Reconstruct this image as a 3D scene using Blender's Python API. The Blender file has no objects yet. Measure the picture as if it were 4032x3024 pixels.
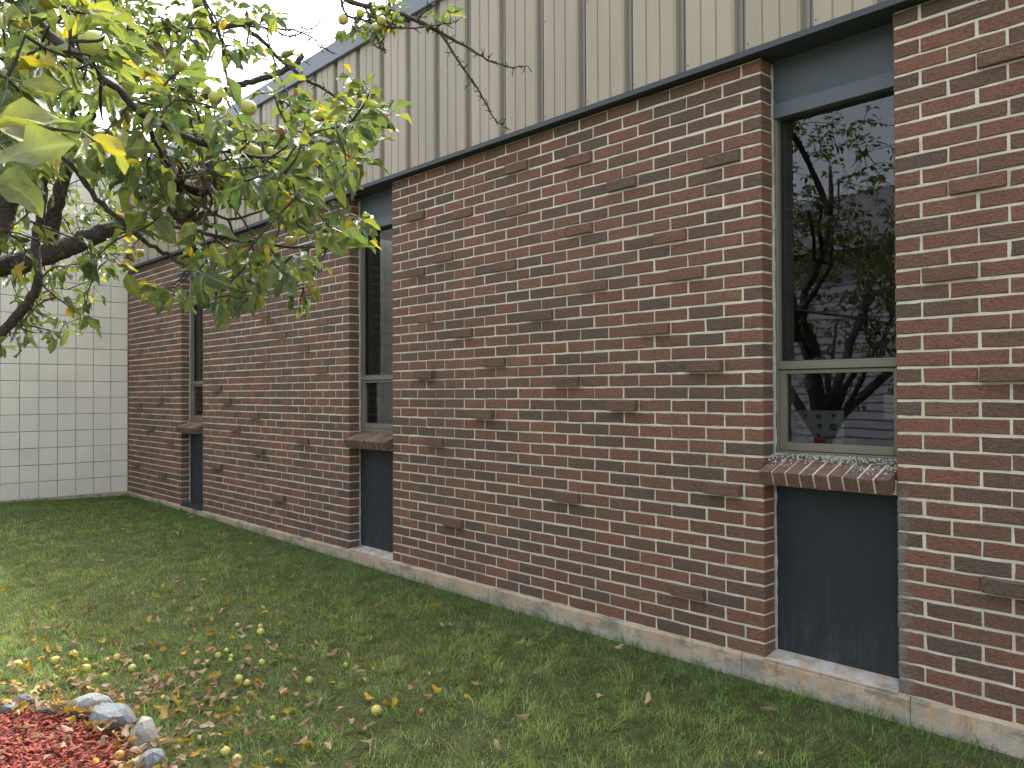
import bpy, math, random
import numpy as np
from mathutils import Vector, Matrix, noise as mnoise

random.seed(7)
RNG = np.random.default_rng(7)
SC = bpy.context.scene
COL = SC.collection

# ------------------------------------------------------------------ camera
CAM = np.array([2.00106, -3.46951, 1.25734])
YAW, PITCH, ROLL, FPX = 0.824123, 0.010779, -0.0040437, 3185.32


def _axes():
    y, p, r = YAW, PITCH, ROLL
    f = np.array([-math.sin(y) * math.cos(p), math.cos(y) * math.cos(p), math.sin(p)])
    right = np.array([math.cos(y), math.sin(y), 0.0])
    up = np.cross(right, f)
    return (math.cos(r) * right + math.sin(r) * up, -math.sin(r) * right + math.cos(r) * up, f)


RT, UP, FW = _axes()
cd = bpy.data.cameras.new('camera')
cam = bpy.data.objects.new('camera', cd)
COL.objects.link(cam)
cd.sensor_width = 36.0
cd.lens = FPX / 4032 * 36.0
cd.clip_start = 0.05
cd.clip_end = 2000
cam.matrix_world = Matrix(((RT[0], UP[0], -FW[0], CAM[0]), (RT[1], UP[1], -FW[1], CAM[1]),
                           (RT[2], UP[2], -FW[2], CAM[2]), (0, 0, 0, 1)))
SC.camera = cam
SC.render.resolution_x, SC.render.resolution_y = 1024, 768

# ------------------------------------------------------------------ world, sun, exposure
SUN_EL, SUN_AZ = math.radians(55), math.radians(-36)      # azimuth from +Y towards +X
world = bpy.data.worlds.new('World')
SC.world = world
world.use_nodes = True
nt = world.node_tree
nt.nodes.clear()
sky = nt.nodes.new('ShaderNodeTexSky')
sky.sky_type = 'NISHITA'
sky.sun_disc = False
sky.sun_elevation = SUN_EL
sky.sun_rotation = SUN_AZ % (2 * math.pi)
sky.air_density = 1.2
sky.dust_density = 4.0
sky.ozone_density = 1.0
bw = nt.nodes.new('ShaderNodeRGBToBW')
mixw = nt.nodes.new('ShaderNodeMix')
mixw.data_type = 'RGBA'
mixw.inputs[0].default_value = 0.80                       # thin bright overcast: most of the blue is veiled
bgn = nt.nodes.new('ShaderNodeBackground')
bgn.inputs[1].default_value = 0.15
out = nt.nodes.new('ShaderNodeOutputWorld')
nt.links.new(sky.outputs[0], bw.inputs[0])
nt.links.new(sky.outputs[0], mixw.inputs[6])
nt.links.new(bw.outputs[0], mixw.inputs[7])
nt.links.new(mixw.outputs[2], bgn.inputs[0])
nt.links.new(bgn.outputs[0], out.inputs[0])

sd = bpy.data.lights.new('sun', 'SUN')
sd.energy = 1.5
sd.angle = math.radians(10.0)
sd.color = (1.0, 0.95, 0.86)
sun = bpy.data.objects.new('sun', sd)
COL.objects.link(sun)
sdir = Vector((math.sin(SUN_AZ) * math.cos(SUN_EL), math.cos(SUN_AZ) * math.cos(SUN_EL), math.sin(SUN_EL)))
sun.rotation_euler = sdir.to_track_quat('Z', 'Y').to_euler()
sun.location = (0, 6, 12)

SC.view_settings.view_transform = 'Standard'
SC.view_settings.look = 'None'
SC.view_settings.gamma = 1.0
SC.view_settings.use_curve_mapping = False
SC.view_settings.exposure = 2.36
SC.render.engine = 'CYCLES'


# ------------------------------------------------------------------ geometry in the photograph's terms
def at(u, v, depth):
    """point seen in direction (u, v) of the 4032 x 3024 photograph, depth metres in front of the lens"""
    return CAM + (FW + (u - 2016) / FPX * RT - (v - 1512) / FPX * UP) * depth


def on_y(u, v, y):
    d = FW + (u - 2016) / FPX * RT - (v - 1512) / FPX * UP
    return CAM + d * ((y - CAM[1]) / d[1])


def px(p):
    d = np.asarray(p) - CAM
    z = d @ FW
    return 2016 + FPX * (d @ RT) / z, 1512 - FPX * (d @ UP) / z, z


CH = 0.0677            # brick course
BL = 0.212             # brick pitch along the wall
WW = 0.6107            # window bay width
X_W2R, X_W2L = -14.5 * BL, -14.5 * BL - WW
X_W3R, X_W3L = -28.5 * BL - WW, -28.5 * BL - 2 * WW
X_END = -37 * BL - 2 * WW
NC = 42
TOPZ = NC * CH
RING_C, RING_R = np.array([-1.42, -3.22]), 0.86


def smooth(t):
    t = np.clip(t, 0, 1)
    return t * t * (3 - 2 * t)


def ground_z(x, y):
    x = np.asarray(x, float)
    y = np.asarray(y, float)
    g = -0.047 - 0.072 * smooth((x + 8.5) / 8.5)
    far = smooth((-6.5 - x) / 2.5)
    g = g + 0.035 * far * np.clip(-y / 1.5, 0, 1)
    g = g - 0.02 * np.clip(-y / 3.0, 0, 1) * (1 - far)
    b = 0.010 * np.sin(2.3 * x + 1.1 * y) * np.sin(1.7 * y - 0.8 * x + 1) + 0.006 * np.sin(5.1 * x - 3.3 * y) * np.sin(4.3 * y + 2.1 * x)
    return g + b * np.clip(-y / 0.4, 0, 1)


def on_ground(u, v):
    z = -0.12
    for _ in range(6):
        d = FW + (u - 2016) / FPX * RT - (v - 1512) / FPX * UP
        p = CAM + d * ((z - CAM[2]) / d[2])
        z = float(ground_z(p[0], p[1]))
    return np.array([p[0], p[1], z])


# ------------------------------------------------------------------ node helpers
class NT:
    def __init__(self, name, rough=0.7):
        self.m = bpy.data.materials.new(name)
        self.m.use_nodes = True
        self.t = self.m.node_tree
        self.t.nodes.clear()
        self.out = self.n('ShaderNodeOutputMaterial')
        self.b = self.n('ShaderNodeBsdfPrincipled')
        self.b.inputs['Roughness'].default_value = rough
        self.l(self.b.outputs[0], self.out.inputs[0])

    def n(self, t):
        return self.t.nodes.new(t)

    def l(self, a, b):
        self.t.links.new(a, b)

    def pos(self, sx=1, sy=1, sz=1, kind='world'):
        if kind == 'world':
            o = self.n('ShaderNodeNewGeometry').outputs['Position']
        else:
            o = self.n('ShaderNodeTexCoord').outputs[kind]
        mp = self.n('ShaderNodeMapping')
        mp.inputs['Scale'].default_value = (sx, sy, sz)
        self.l(o, mp.inputs[0])
        return mp.outputs[0]

    def noise(self, vec, scale, detail=3, rough=0.55, dist=0.0):
        x = self.n('ShaderNodeTexNoise')
        x.inputs['Scale'].default_value = scale
        x.inputs['Detail'].default_value = detail
        x.inputs['Roughness'].default_value = rough
        x.inputs['Distortion'].default_value = dist
        self.l(vec, x.inputs['Vector'])
        return x.outputs[0]

    def voro(self, vec, scale, feat='F1'):
        x = self.n('ShaderNodeTexVoronoi')
        x.feature = feat
        x.inputs['Scale'].default_value = scale
        self.l(vec, x.inputs['Vector'])
        return x.outputs[0]

    def ramp(self, fac, stops, interp='LINEAR'):
        r = self.n('ShaderNodeValToRGB')
        e = r.color_ramp.elements
        r.color_ramp.interpolation = interp
        while len(e) < len(stops):
            e.new(0.5)
        for k, (p, c) in enumerate(stops):
            e[k].position = p
            c = (c, c, c) if isinstance(c, (int, float)) else c
            e[k].color = (*c, 1)
        self.l(fac, r.inputs[0])
        return r.outputs[0]

    def mix(self, fac, a, b, mode='MIX'):
        m = self.n('ShaderNodeMix')
        m.data_type = 'RGBA'
        m.blend_type = mode
        for sock, val in ((m.inputs[0], fac), (m.inputs[6], a), (m.inputs[7], b)):
            if isinstance(val, (int, float)):
                sock.default_value = val if sock == m.inputs[0] else (val, val, val, 1)
            elif isinstance(val, tuple):
                sock.default_value = (*val, 1)
            else:
                self.l(val, sock)
        return m.outputs[2]

    def math(self, op, a, b=0.0, clamp=False):
        m = self.n('ShaderNodeMath')
        m.operation = op
        m.use_clamp = clamp
        for k, v in enumerate((a, b)):
            if isinstance(v, (int, float)):
                m.inputs[k].default_value = v
            else:
                self.l(v, m.inputs[k])
        return m.outputs[0]

    def attr(self, name, kind='GEOMETRY', out='Fac'):
        a = self.n('ShaderNodeAttribute')
        a.attribute_name = name
        a.attribute_type = kind
        return a.outputs[out]

    def sep(self, vec):
        s = self.n('ShaderNodeSeparateXYZ')
        self.l(vec, s.inputs[0])
        return s.outputs

    def color(self, c):
        if isinstance(c, tuple):
            self.b.inputs['Base Color'].default_value = (*c, 1)
        else:
            self.l(c, self.b.inputs['Base Color'])

    def bump(self, h, strength=0.5, dist=0.01, prev=None):
        b = self.n('ShaderNodeBump')
        b.inputs['Strength'].default_value = strength
        b.inputs['Distance'].default_value = dist
        self.l(h, b.inputs['Height'])
        if prev is not None:
            self.l(prev, b.inputs['Normal'])
        self.l(b.outputs[0], self.b.inputs['Normal'])
        return b.outputs[0]

    def range(self, v, a, b, c=0.0, d=1.0, steps=True):
        m = self.n('ShaderNodeMapRange')
        m.interpolation_type = 'SMOOTHSTEP' if steps else 'LINEAR'
        self.l(v, m.inputs[0])
        for k, x in enumerate((a, b, c, d)):
            m.inputs[k + 1].default_value = x
        return m.outputs[0]


def brick_mat(name, kind):
    t = NT(name, 0.85)
    tone = t.attr('tone', kind)
    p = t.pos()
    base = t.ramp(tone, [(0.0, (0.275, 0.123, 0.083)), (0.22, (0.238, 0.110, 0.076)), (0.42, (0.215, 0.107, 0.074)),
                         (0.60, (0.184, 0.102, 0.073)), (0.76, (0.156, 0.098, 0.073)), (0.90, (0.133, 0.092, 0.074)),
                         (1.0, (0.280, 0.148, 0.084))])
    blot = t.noise(t.pos(7, 7, 2.2), 3.0, 3)
    brn = t.mix(t.range(blot, 0.50, 0.72, 0, 0.55), base, (0.160, 0.108, 0.076))
    fine = t.noise(p, 140, 3, 0.7)
    c = t.mix(0.80, brn, t.ramp(fine, [(0.30, 0.22), (0.66, 1.0)]), 'MULTIPLY')
    c = t.mix(0.35, c, t.mix(1.0, c, 1.6, 'MULTIPLY'))
    wea = t.noise(t.pos(1.0, 1, 0.55), 1.1, 5, 0.65)
    c = t.mix(t.range(wea, 0.48, 0.70, 0.0, 0.42), c, (0.115, 0.085, 0.066))
    run = t.range(t.noise(t.pos(7, 7, 0.5), 1.3, 4, 0.6), 0.60, 0.75, 0.0, 0.3)
    c = t.mix(run, c, (0.10, 0.082, 0.068))
    grit = t.range(t.noise(p, 420, 2, 0.6), 0.70, 0.78)
    c = t.mix(t.math('MULTIPLY', grit, 0.55), c, (0.30, 0.25, 0.20))
    # pale lichen on upward faces and spreading a little over the top front edge
    nz = t.sep(t.n('ShaderNodeNewGeometry').outputs['Normal'])[2]
    up = t.range(nz, 0.35, 0.8)
    lich = t.math('MULTIPLY', up, t.range(t.noise(p, 60, 4, 0.7), 0.52, 0.66))
    c = t.mix(t.math('MULTIPLY', lich, 0.55), c, (0.36, 0.37, 0.33))
    # grey cement wash on the jamb right of the near window, below its sill
    s = t.sep(p)
    e = t.math('ADD', s[0], t.math('MULTIPLY', t.math('SUBTRACT', t.noise(p, 11, 6, 0.8), 0.5), 0.26))
    wash = t.math('MULTIPLY', t.range(e, 0.630, 0.668, 1, 0), t.range(s[0], 0.600, 0.606))
    wash = t.math('MULTIPLY', wash, t.range(s[2], 0.84, 0.87, 1, 0))
    c = t.mix(t.math('MULTIPLY', wash, 0.75), c, t.ramp(t.noise(p, 260, 3), [(0.3, (0.10, 0.10, 0.09)), (0.7, (0.30, 0.29, 0.26))]))
    # relief shading painted into the colour: dark hollows, pale ridges of the torn face
    tear = t.noise(t.pos(26, 26, 62), 1.6, 4, 0.65, 1.2)
    c = t.mix(t.range(tear, 0.30, 0.46, 0.6, 0.0), c, (0.045, 0.030, 0.025))
    c = t.mix(t.range(tear, 0.56, 0.72, 0.0, 0.35), c, (0.30, 0.165, 0.12))
    t.color(c)
    # rug-faced relief: shallow wavy horizontal tears plus grain
    h1 = t.noise(t.pos(26, 26, 62), 1.6, 4, 0.65, 1.2)
    h2 = t.noise(p, 210, 2, 0.6)
    h = t.math('ADD', t.math('MULTIPLY', h1, 1.0), t.math('MULTIPLY', h2, 0.25))
    t.bump(h, 1.0, 0.011)
    return t.m


def mortar_mat():
    t = NT('mortar', 0.9)
    p = t.pos()
    c = t.ramp(t.noise(p, 6, 4, 0.6), [(0.3, (0.58, 0.55, 0.455)), (0.7, (0.76, 0.72, 0.60))])
    c = t.mix(0.35, c, t.ramp(t.noise(p, 160, 3), [(0.3, 0.55), (0.7, 1.0)]), 'MULTIPLY')
    s = t.sep(p)
    d = t.range(t.noise(t.pos(2.0, 2, 5), 2.5, 4), 0.58, 0.75)
    c = t.mix(t.math('MULTIPLY', d, 0.4), c, (0.24, 0.24, 0.20))
    wea = t.noise(t.pos(1.0, 1, 0.55), 1.1, 5, 0.65)
    c = t.mix(t.range(wea, 0.48, 0.70, 0.0, 0.5), c, (0.38, 0.355, 0.29))
    spot = t.range(t.noise(p, 9, 5, 0.7), 0.58, 0.70, 0.0, 0.45)
    c = t.mix(spot, c, (0.30, 0.28, 0.23))
    e = t.math('ADD', s[0], t.math('MULTIPLY', t.math('SUBTRACT', t.noise(p, 11, 6, 0.8), 0.5), 0.26))
    wash = t.math('MULTIPLY', t.range(e, 0.630, 0.668, 1, 0), t.range(s[0], 0.600, 0.606))
    wash = t.math('MULTIPLY', wash, t.range(s[2], 0.84, 0.87, 1, 0))
    c = t.mix(t.math('MULTIPLY', wash, 0.8), c, t.ramp(t.noise(p, 200, 3), [(0.3, (0.14, 0.14, 0.125)), (0.7, (0.36, 0.35, 0.31))]))
    t.color(c)
    t.bump(t.noise(p, 190, 3, 0.7), 0.5, 0.004)
    return t.m


def paint_mat(name, col, rough=0.6, var=0.12, scale=3.0, bump=0.0, bscale=120):
    t = NT(name, rough)
    p = t.pos()
    lo = tuple(x * (1 - var) for x in col)
    hi = tuple(min(1, x * (1 + var)) for x in col)
    c = t.ramp(t.noise(p, scale, 4, 0.6), [(0.3, lo), (0.7, hi)])
    t.color(c)
    if bump:
        t.bump(t.noise(p, bscale, 3), bump, 0.003)
    return t.m


def panel_mat():
    t = NT('slate_blue_paint', 0.6)
    t.b.inputs['Specular IOR Level'].default_value = 0.3
    p = t.pos()
    c = t.ramp(t.noise(p, 3.2, 5, 0.6), [(0.3, (0.0200, 0.0265, 0.0345)), (0.7, (0.0270, 0.0345, 0.0435))])
    scr = t.range(t.noise(t.pos(5, 5, 26), 2.2, 4, 0.7, 1.5), 0.68, 0.74)
    c = t.mix(t.math('MULTIPLY', scr, 0.35), c, (0.045, 0.05, 0.058))
    dust = t.math('MULTIPLY', t.range(t.sep(p)[2], 0.02, 0.40, 1, 0), t.range(t.noise(t.pos(8, 8, 2), 3, 5, 0.7), 0.40, 0.70))
    c = t.mix(t.math('MULTIPLY', dust, 0.5), c, (0.075, 0.078, 0.078))
    st = t.range(t.noise(t.pos(22, 22, 0.8), 1.5, 4, 0.6), 0.58, 0.74)
    c = t.mix(t.math('MULTIPLY', st, 0.35), c, (0.052, 0.058, 0.066))
    t.color(c)
    t.bump(t.noise(p, 60, 4, 0.6), 0.45, 0.006)
    return t.m


def concrete_mat():
    t = NT('plinth_concrete', 0.9)
    p = t.pos()
    c = t.ramp(t.noise(p, 3.0, 5, 0.65), [(0.30, (0.32, 0.265, 0.20)), (0.70, (0.58, 0.49, 0.375))])
    streak = t.range(t.noise(t.pos(9, 9, 0.8), 2.0, 4, 0.6), 0.46, 0.62)
    c = t.mix(t.math('MULTIPLY', streak, 0.75), c, (0.56, 0.36, 0.20))
    dk_ = t.range(t.noise(t.pos(14, 14, 1.2), 1.7, 5, 0.7), 0.56, 0.68)
    c = t.mix(t.math('MULTIPLY', dk_, 0.55), c, (0.13, 0.12, 0.10))
    grey = t.range(t.noise(t.pos(1.5, 1.5, 3), 1.7, 5, 0.7), 0.50, 0.60)
    c = t.mix(t.math('MULTIPLY', grey, 0.75), c, (0.185, 0.18, 0.155))
    s = t.sep(p)
    foot = t.range(t.math('ADD', s[2], t.math('MULTIPLY', t.noise(p, 14, 3), 0.05)), -0.06, -0.02, 1, 0)
    c = t.mix(t.math('MULTIPLY', foot, 0.45), c, (0.42, 0.41, 0.39))
    nz = t.sep(t.n('ShaderNodeNewGeometry').outputs['Normal'])[2]
    c = t.mix(t.math('MULTIPLY', t.range(nz, 0.6, 0.9), t.range(t.noise(p, 12, 4), 0.35, 0.6)), c, (0.55, 0.54, 0.52))
    c = t.mix(0.4, c, t.ramp(t.noise(p, 120, 4, 0.7), [(0.3, 0.5), (0.65, 1.0)]), 'MULTIPLY')
    t.color(c)
    t.bump(t.noise(p, 70, 5, 0.7), 0.6, 0.006)
    return t.m


def block_mat():
    t = NT('white_block_paint', 0.75)
    p = t.pos()
    c = t.ramp(t.noise(p, 1.6, 4, 0.6), [(0.3, (0.67, 0.635, 0.55)), (0.7, (0.77, 0.735, 0.645))])
    oi = t.n('ShaderNodeObjectInfo').outputs['Random']
    c = t.mix(1.0, c, t.ramp(oi, [(0.0, 0.94), (1.0, 1.0)]), 'MULTIPLY')
    gr = t.range(t.sep(p)[2], 0.0, 0.35, 0.35, 0.0)
    c = t.mix(t.math('MULTIPLY', gr, t.noise(p, 6, 4)), c, (0.40, 0.38, 0.30))
    pit = t.range(t.noise(p, 75, 2, 0.6), 0.70, 0.78)
    c = t.mix(t.math('MULTIPLY', pit, 0.25), c, (0.30, 0.29, 0.26))
    t.color(c)
    h = t.math('SUBTRACT', t.noise(p, 160, 4, 0.7), t.math('MULTIPLY', pit, 0.8))
    t.bump(h, 0.5, 0.004)
    return t.m


def fascia_mat():
    t = NT('fascia_taupe_metal', 0.5)
    p = t.pos()
    c = t.ramp(t.noise(t.pos(3, 3, 0.5), 2.0, 4), [(0.3, (0.320, 0.270, 0.205)), (0.7, (0.375, 0.322, 0.248))])
    oi = t.n('ShaderNodeObjectInfo').outputs['Random']
    c = t.mix(1.0, c, t.ramp(oi, [(0.0, 0.90), (1.0, 1.0)]), 'MULTIPLY')
    st = t.range(t.noise(t.pos(30, 30, 0.7), 1.6, 3), 0.55, 0.75)
    c = t.mix(t.math('MULTIPLY', st, 0.30), c, (0.22, 0.19, 0.15))
    t.color(c)
    return t.m


def glass_mat():
    t = NT('window_glass')
    t.t.nodes.remove(t.b)
    fr = t.n('ShaderNodeFresnel')
    fr.inputs[0].default_value = 1.5
    k = t.math('MULTIPLY', fr.outputs[0], 1.75, True)
    tr = t.n('ShaderNodeBsdfTransparent')
    tr.inputs[0].default_value = (0.62, 0.66, 0.66, 1)
    gl = t.n('ShaderNodeBsdfGlossy')
    gl.inputs['Roughness'].default_value = 0.0
    gl.inputs['Color'].default_value = (0.9, 0.93, 1.0, 1)
    bp = t.n('ShaderNodeBump')
    bp.inputs['Strength'].default_value = 0.02
    bp.inputs['Distance'].default_value = 0.02
    t.l(t.noise(t.pos(), 3.5, 1), bp.inputs['Height'])
    t.l(bp.outputs[0], gl.inputs['Normal'])
    mx = t.n('ShaderNodeMixShader')
    t.l(k, mx.inputs[0])
    t.l(tr.outputs[0], mx.inputs[1])
    t.l(gl.outputs[0], mx.inputs[2])
    t.l(mx.outputs[0], t.out.inputs[0])
    return t.m


def leaf_mat(name, kind, dead=False):
    t = NT(name, 0.42)
    tone = t.attr('tone', kind)
    p = t.pos()
    if dead:
        c = t.ramp(tone, [(0.0, (0.25, 0.165, 0.105)), (0.35, (0.42, 0.295, 0.20)), (0.6, (0.56, 0.41, 0.265)),
                          (0.72, (0.42, 0.27, 0.05)), (0.86, (0.50, 0.34, 0.04)), (0.94, (0.30, 0.10, 0.03)), (1.0, (0.23, 0.06, 0.04))])
    else:
        c = t.ramp(tone, [(0.0, (0.056, 0.092, 0.050)), (0.30, (0.108, 0.150, 0.064)), (0.60, (0.170, 0.200, 0.074)),
                          (0.80, (0.240, 0.250, 0.080)), (0.90, (0.30, 0.30, 0.035)), (0.95, (0.45, 0.30, 0.03)),
                          (0.98, (0.10, 0.055, 0.03)), (1.0, (0.07, 0.042, 0.028))])
    c = t.mix(0.35, c, t.ramp(t.noise(p, 45, 3), [(0.3, 0.55), (0.7, 1.0)]), 'MULTIPLY')
    if kind == 'OBJECT':
        ob = t.sep(t.pos(kind='Object'))
        ay = t.math('ABSOLUTE', ob[1])
        rib = t.range(ay, 0.0006, 0.0016, 0.5, 0.0)
        ph = t.math('SINE', t.math('MULTIPLY', t.math('SUBTRACT', ob[0], t.math('MULTIPLY', ay, 0.9)), 620.0))
        rib = t.math('MAXIMUM', rib, t.range(ph, 0.80, 1.0, 0.0, 0.12))
        c = t.mix(rib, c, (0.30, 0.33, 0.16) if not dead else (0.30, 0.21, 0.13))
    sp = t.range(t.noise(p, 130, 2, 0.5), 0.67, 0.72)
    c = t.mix(t.math('MULTIPLY', sp, 0.75), c, (0.06, 0.035, 0.015))
    ye = t.range(t.noise(p, 17, 3, 0.6), 0.62, 0.72)
    c2 = t.mix(t.math('MULTIPLY', ye, 0.0 if dead else 0.5), c, (0.36, 0.32, 0.03))
    back = t.n('ShaderNodeNewGeometry').outputs['Backfacing']
    c3 = t.mix(t.math('MULTIPLY', back, 0.0 if dead else 0.42), c2, (0.22, 0.27, 0.17))
    t.color(c3)
    t.b.inputs['Specular IOR Level'].default_value = 0.2 if dead else 0.45
    if dead:
        t.b.inputs['Roughness'].default_value = 0.8
    t.bump(t.noise(p, 240, 2), 0.25, 0.002)
    tl = t.n('ShaderNodeBsdfTranslucent')
    t.l(t.mix(1.0, c2, (1.0, 1.0, 0.45) if dead else (1.18, 1.26, 0.55), 'MULTIPLY'), tl.inputs[0])
    mx = t.n('ShaderNodeMixShader')
    mx.inputs[0].default_value = 0.2 if dead else 0.42
    t.l(t.b.outputs[0], mx.inputs[1])
    t.l(tl.outputs[0], mx.inputs[2])
    t.l(mx.outputs[0], t.out.inputs[0])
    return t.m


def bark_mat():
    t = NT('apple_bark', 0.9)
    p = t.pos()
    c = t.ramp(t.noise(p, 30, 4, 0.6), [(0.3, (0.035, 0.027, 0.024)), (0.7, (0.085, 0.068, 0.060))])
    li = t.range(t.noise(p, 22, 4, 0.7), 0.60, 0.68)
    c = t.mix(t.math('MULTIPLY', li, 0.6), c, (0.20, 0.22, 0.18))
    t.color(c)
    h = t.math('ADD', t.noise(t.pos(1, 1, 0.45), 70, 4, 0.7), t.math('MULTIPLY', t.voro(p, 55), 0.6))
    t.bump(h, 0.9, 0.012)
    return t.m


def apple_mat():
    t = NT('green_apple_skin', 0.38)
    o = t.pos(kind='Object')
    p = t.pos()
    tone = t.attr('tone', 'OBJECT')
    c = t.ramp(tone, [(0, (0.34, 0.40, 0.09)), (0.5, (0.52, 0.53, 0.12)), (0.85, (0.66, 0.60, 0.14)), (0.95, (0.42, 0.13, 0.06)), (1, (0.50, 0.26, 0.04))])
    c = t.mix(0.3, c, t.ramp(t.noise(o, 28, 3), [(0.3, 0.62), (0.7, 1.0)]), 'MULTIPLY')
    spk = t.range(t.voro(o, 260), 0.10, 0.16, 1, 0)
    c = t.mix(t.math('MULTIPLY', spk, 0.35), c, (0.62, 0.60, 0.35))
    br = t.range(t.noise(p, 34, 2), 0.70, 0.74)
    c = t.mix(t.math('MULTIPLY', br, 0.8), c, (0.10, 0.055, 0.02))
    blush = t.math('MULTIPLY', t.range(t.sep(o)[1], 0.0, 0.03), 0.25)
    c = t.mix(blush, c, (0.50, 0.28, 0.12))
    t.color(c)
    return t.m


def ground_mat():
    t = NT('soil_under_lawn', 0.95)
    p = t.pos()
    c = t.ramp(t.noise(p, 5, 5, 0.65), [(0.3, (0.065, 0.075, 0.025)), (0.55, (0.115, 0.125, 0.040)), (0.75, (0.190, 0.165, 0.070))])
    c = t.mix(0.6, c, t.ramp(t.noise(p, 90, 4, 0.7), [(0.3, 0.35), (0.7, 1.0)]), 'MULTIPLY')
    t.color(c)
    t.bump(t.noise(p, 60, 5, 0.7), 1.0, 0.03)
    return t.m


def grass_mat():
    t = NT('grass_blades', 0.6)
    c = t.attr('col', 'GEOMETRY', 'Color')
    t.color(c)
    t.b.inputs['Specular IOR Level'].default_value = 0.25
    tl = t.n('ShaderNodeBsdfTranslucent')
    t.l(t.mix(1.0, c, (1.3, 1.4, 0.7), 'MULTIPLY'), tl.inputs[0])
    mx = t.n('ShaderNodeMixShader')
    mx.inputs[0].default_value = 0.3
    t.l(t.b.outputs[0], mx.inputs[1])
    t.l(tl.outputs[0], mx.inputs[2])
    t.l(mx.outputs[0], t.out.inputs[0])
    return t.m


def stone_mat():
    t = NT('edging_stone_rock', 0.85)
    p = t.pos()
    tone = t.attr('tone', 'OBJECT')
    c = t.ramp(tone, [(0, (0.13, 0.145, 0.165)), (0.5, (0.27, 0.29, 0.31)), (1, (0.52, 0.50, 0.46))])
    vein = t.range(t.noise(t.pos(1, 2.4, 1.2), 13, 5, 0.7, 1.0), 0.56, 0.66)
    c = t.mix(t.math('MULTIPLY', vein, 0.5), c, (0.52, 0.53, 0.54))
    c = t.mix(0.45, c, t.ramp(t.noise(p, 110, 4, 0.7), [(0.3, 0.45), (0.7, 1.0)]), 'MULTIPLY')
    t.color(c)
    t.bump(t.noise(p, 42, 6, 0.7), 0.9, 0.015)
    return t.m


def mulch_mat():
    t = NT('red_mulch', 0.9)
    tone = t.attr('tone', 'GEOMETRY')
    p = t.pos()
    c = t.ramp(tone, [(0, (0.11, 0.020, 0.013)), (0.45, (0.28, 0.050, 0.030)), (0.85, (0.40, 0.095, 0.058)), (1, (0.22, 0.12, 0.08))])
    c = t.mix(0.4, c, t.ramp(t.noise(p, 150, 3), [(0.3, 0.5), (0.7, 1.0)]), 'MULTIPLY')
    t.color(c)
    t.bump(t.noise(p, 220, 3), 0.5, 0.003)
    return t.m


M = dict(
    brick=brick_mat('rug_brick', 'OBJECT'), bricks=brick_mat('rug_brick_field', 'GEOMETRY'), mortar=mortar_mat(),
    panel=panel_mat(), concrete=concrete_mat(), block=block_mat(), fascia=fascia_mat(), glass=glass_mat(),
    groove=paint_mat('block_joint_paint', (0.35, 0.335, 0.29), 0.9, 0.25),
    channel_strip=paint_mat('channel_strip_darker', (0.190, 0.172, 0.150), 0.5, 0.1),  # strips set in the channels between fascia panels, darker than the panels
    coping=paint_mat('coping_slate_metal', (0.115, 0.140, 0.180), 0.4, 0.08, 1.5),
    soffit=paint_mat('soffit_dark_metal', (0.040, 0.047, 0.058), 0.6, 0.1),
    header=paint_mat('header_blue_grey', (0.085, 0.105, 0.125), 0.5, 0.1, 2.0, 0.15),
    header_dark=paint_mat('upper_panel_blue_grey', (0.060, 0.075, 0.090), 0.55, 0.12, 2.0, 0.2),
    frame=paint_mat('taupe_frame_metal', (0.165, 0.150, 0.120), 0.42, 0.08, 2.0),
    caulk=paint_mat('grey_caulk', (0.36, 0.36, 0.33), 0.9, 0.25, 20, 0.4, 90),
    gasket=paint_mat('black_gasket', (0.015, 0.016, 0.018), 0.6),
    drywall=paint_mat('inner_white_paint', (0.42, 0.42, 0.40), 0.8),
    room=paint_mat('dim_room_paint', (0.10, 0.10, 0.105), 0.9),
    roof=paint_mat('roof_membrane', (0.12, 0.12, 0.12), 0.9),
    leaf=leaf_mat('apple_leaf', 'OBJECT'), leaves=leaf_mat('apple_leaf_mass', 'GEOMETRY'),
    dead=leaf_mat('fallen_leaf', 'OBJECT', True), deads=leaf_mat('fallen_leaf_mass', 'GEOMETRY', True),
    bark=bark_mat(), apple=apple_mat(), ground=ground_mat(), grass=grass_mat(), stone=stone_mat(), mulch=mulch_mat(),
    withered=paint_mat('withered_leaf', (0.070, 0.045, 0.034), 0.8, 0.3, 40, 0.4, 200),
    lichen=paint_mat('pale_lichen', (0.50, 0.52, 0.48), 0.95, 0.35, 60, 0.8, 200),
    petal=paint_mat('dandelion_yellow', (0.75, 0.50, 0.02), 0.6, 0.15, 60),
    stem=paint_mat('flower_stem', (0.09, 0.15, 0.03), 0.6),
    siding=paint_mat('pale_siding', (0.17, 0.175, 0.20), 0.7, 0.06),
    shingle=paint_mat('grey_shingle', (0.10, 0.10, 0.11), 0.9, 0.2, 8),
    paper=paint_mat('white_paper', (0.34, 0.34, 0.33), 0.8, 0.05),
    ink=paint_mat('black_ink', (0.03, 0.03, 0.032), 0.6),
    red=paint_mat('red_card', (0.42, 0.05, 0.03), 0.6),
    yellow=paint_mat('yellow_strip', (0.60, 0.42, 0.06), 0.6),
    desk=paint_mat('dark_desk', (0.06, 0.05, 0.045), 0.5),
)


# ------------------------------------------------------------------ object helpers
def link(o, parent=None):
    COL.objects.link(o)
    if parent is not None:
        o.parent = parent
    return o


def thing(name, label, cat, loc=(0, 0, 0), group=None, rotz=0.0):
    o = bpy.data.objects.new(name, None)
    o.empty_display_size = 0.1
    o.location = loc
    o.rotation_euler = (0, 0, rotz)
    return tag(link(o), label, cat, group)


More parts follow.
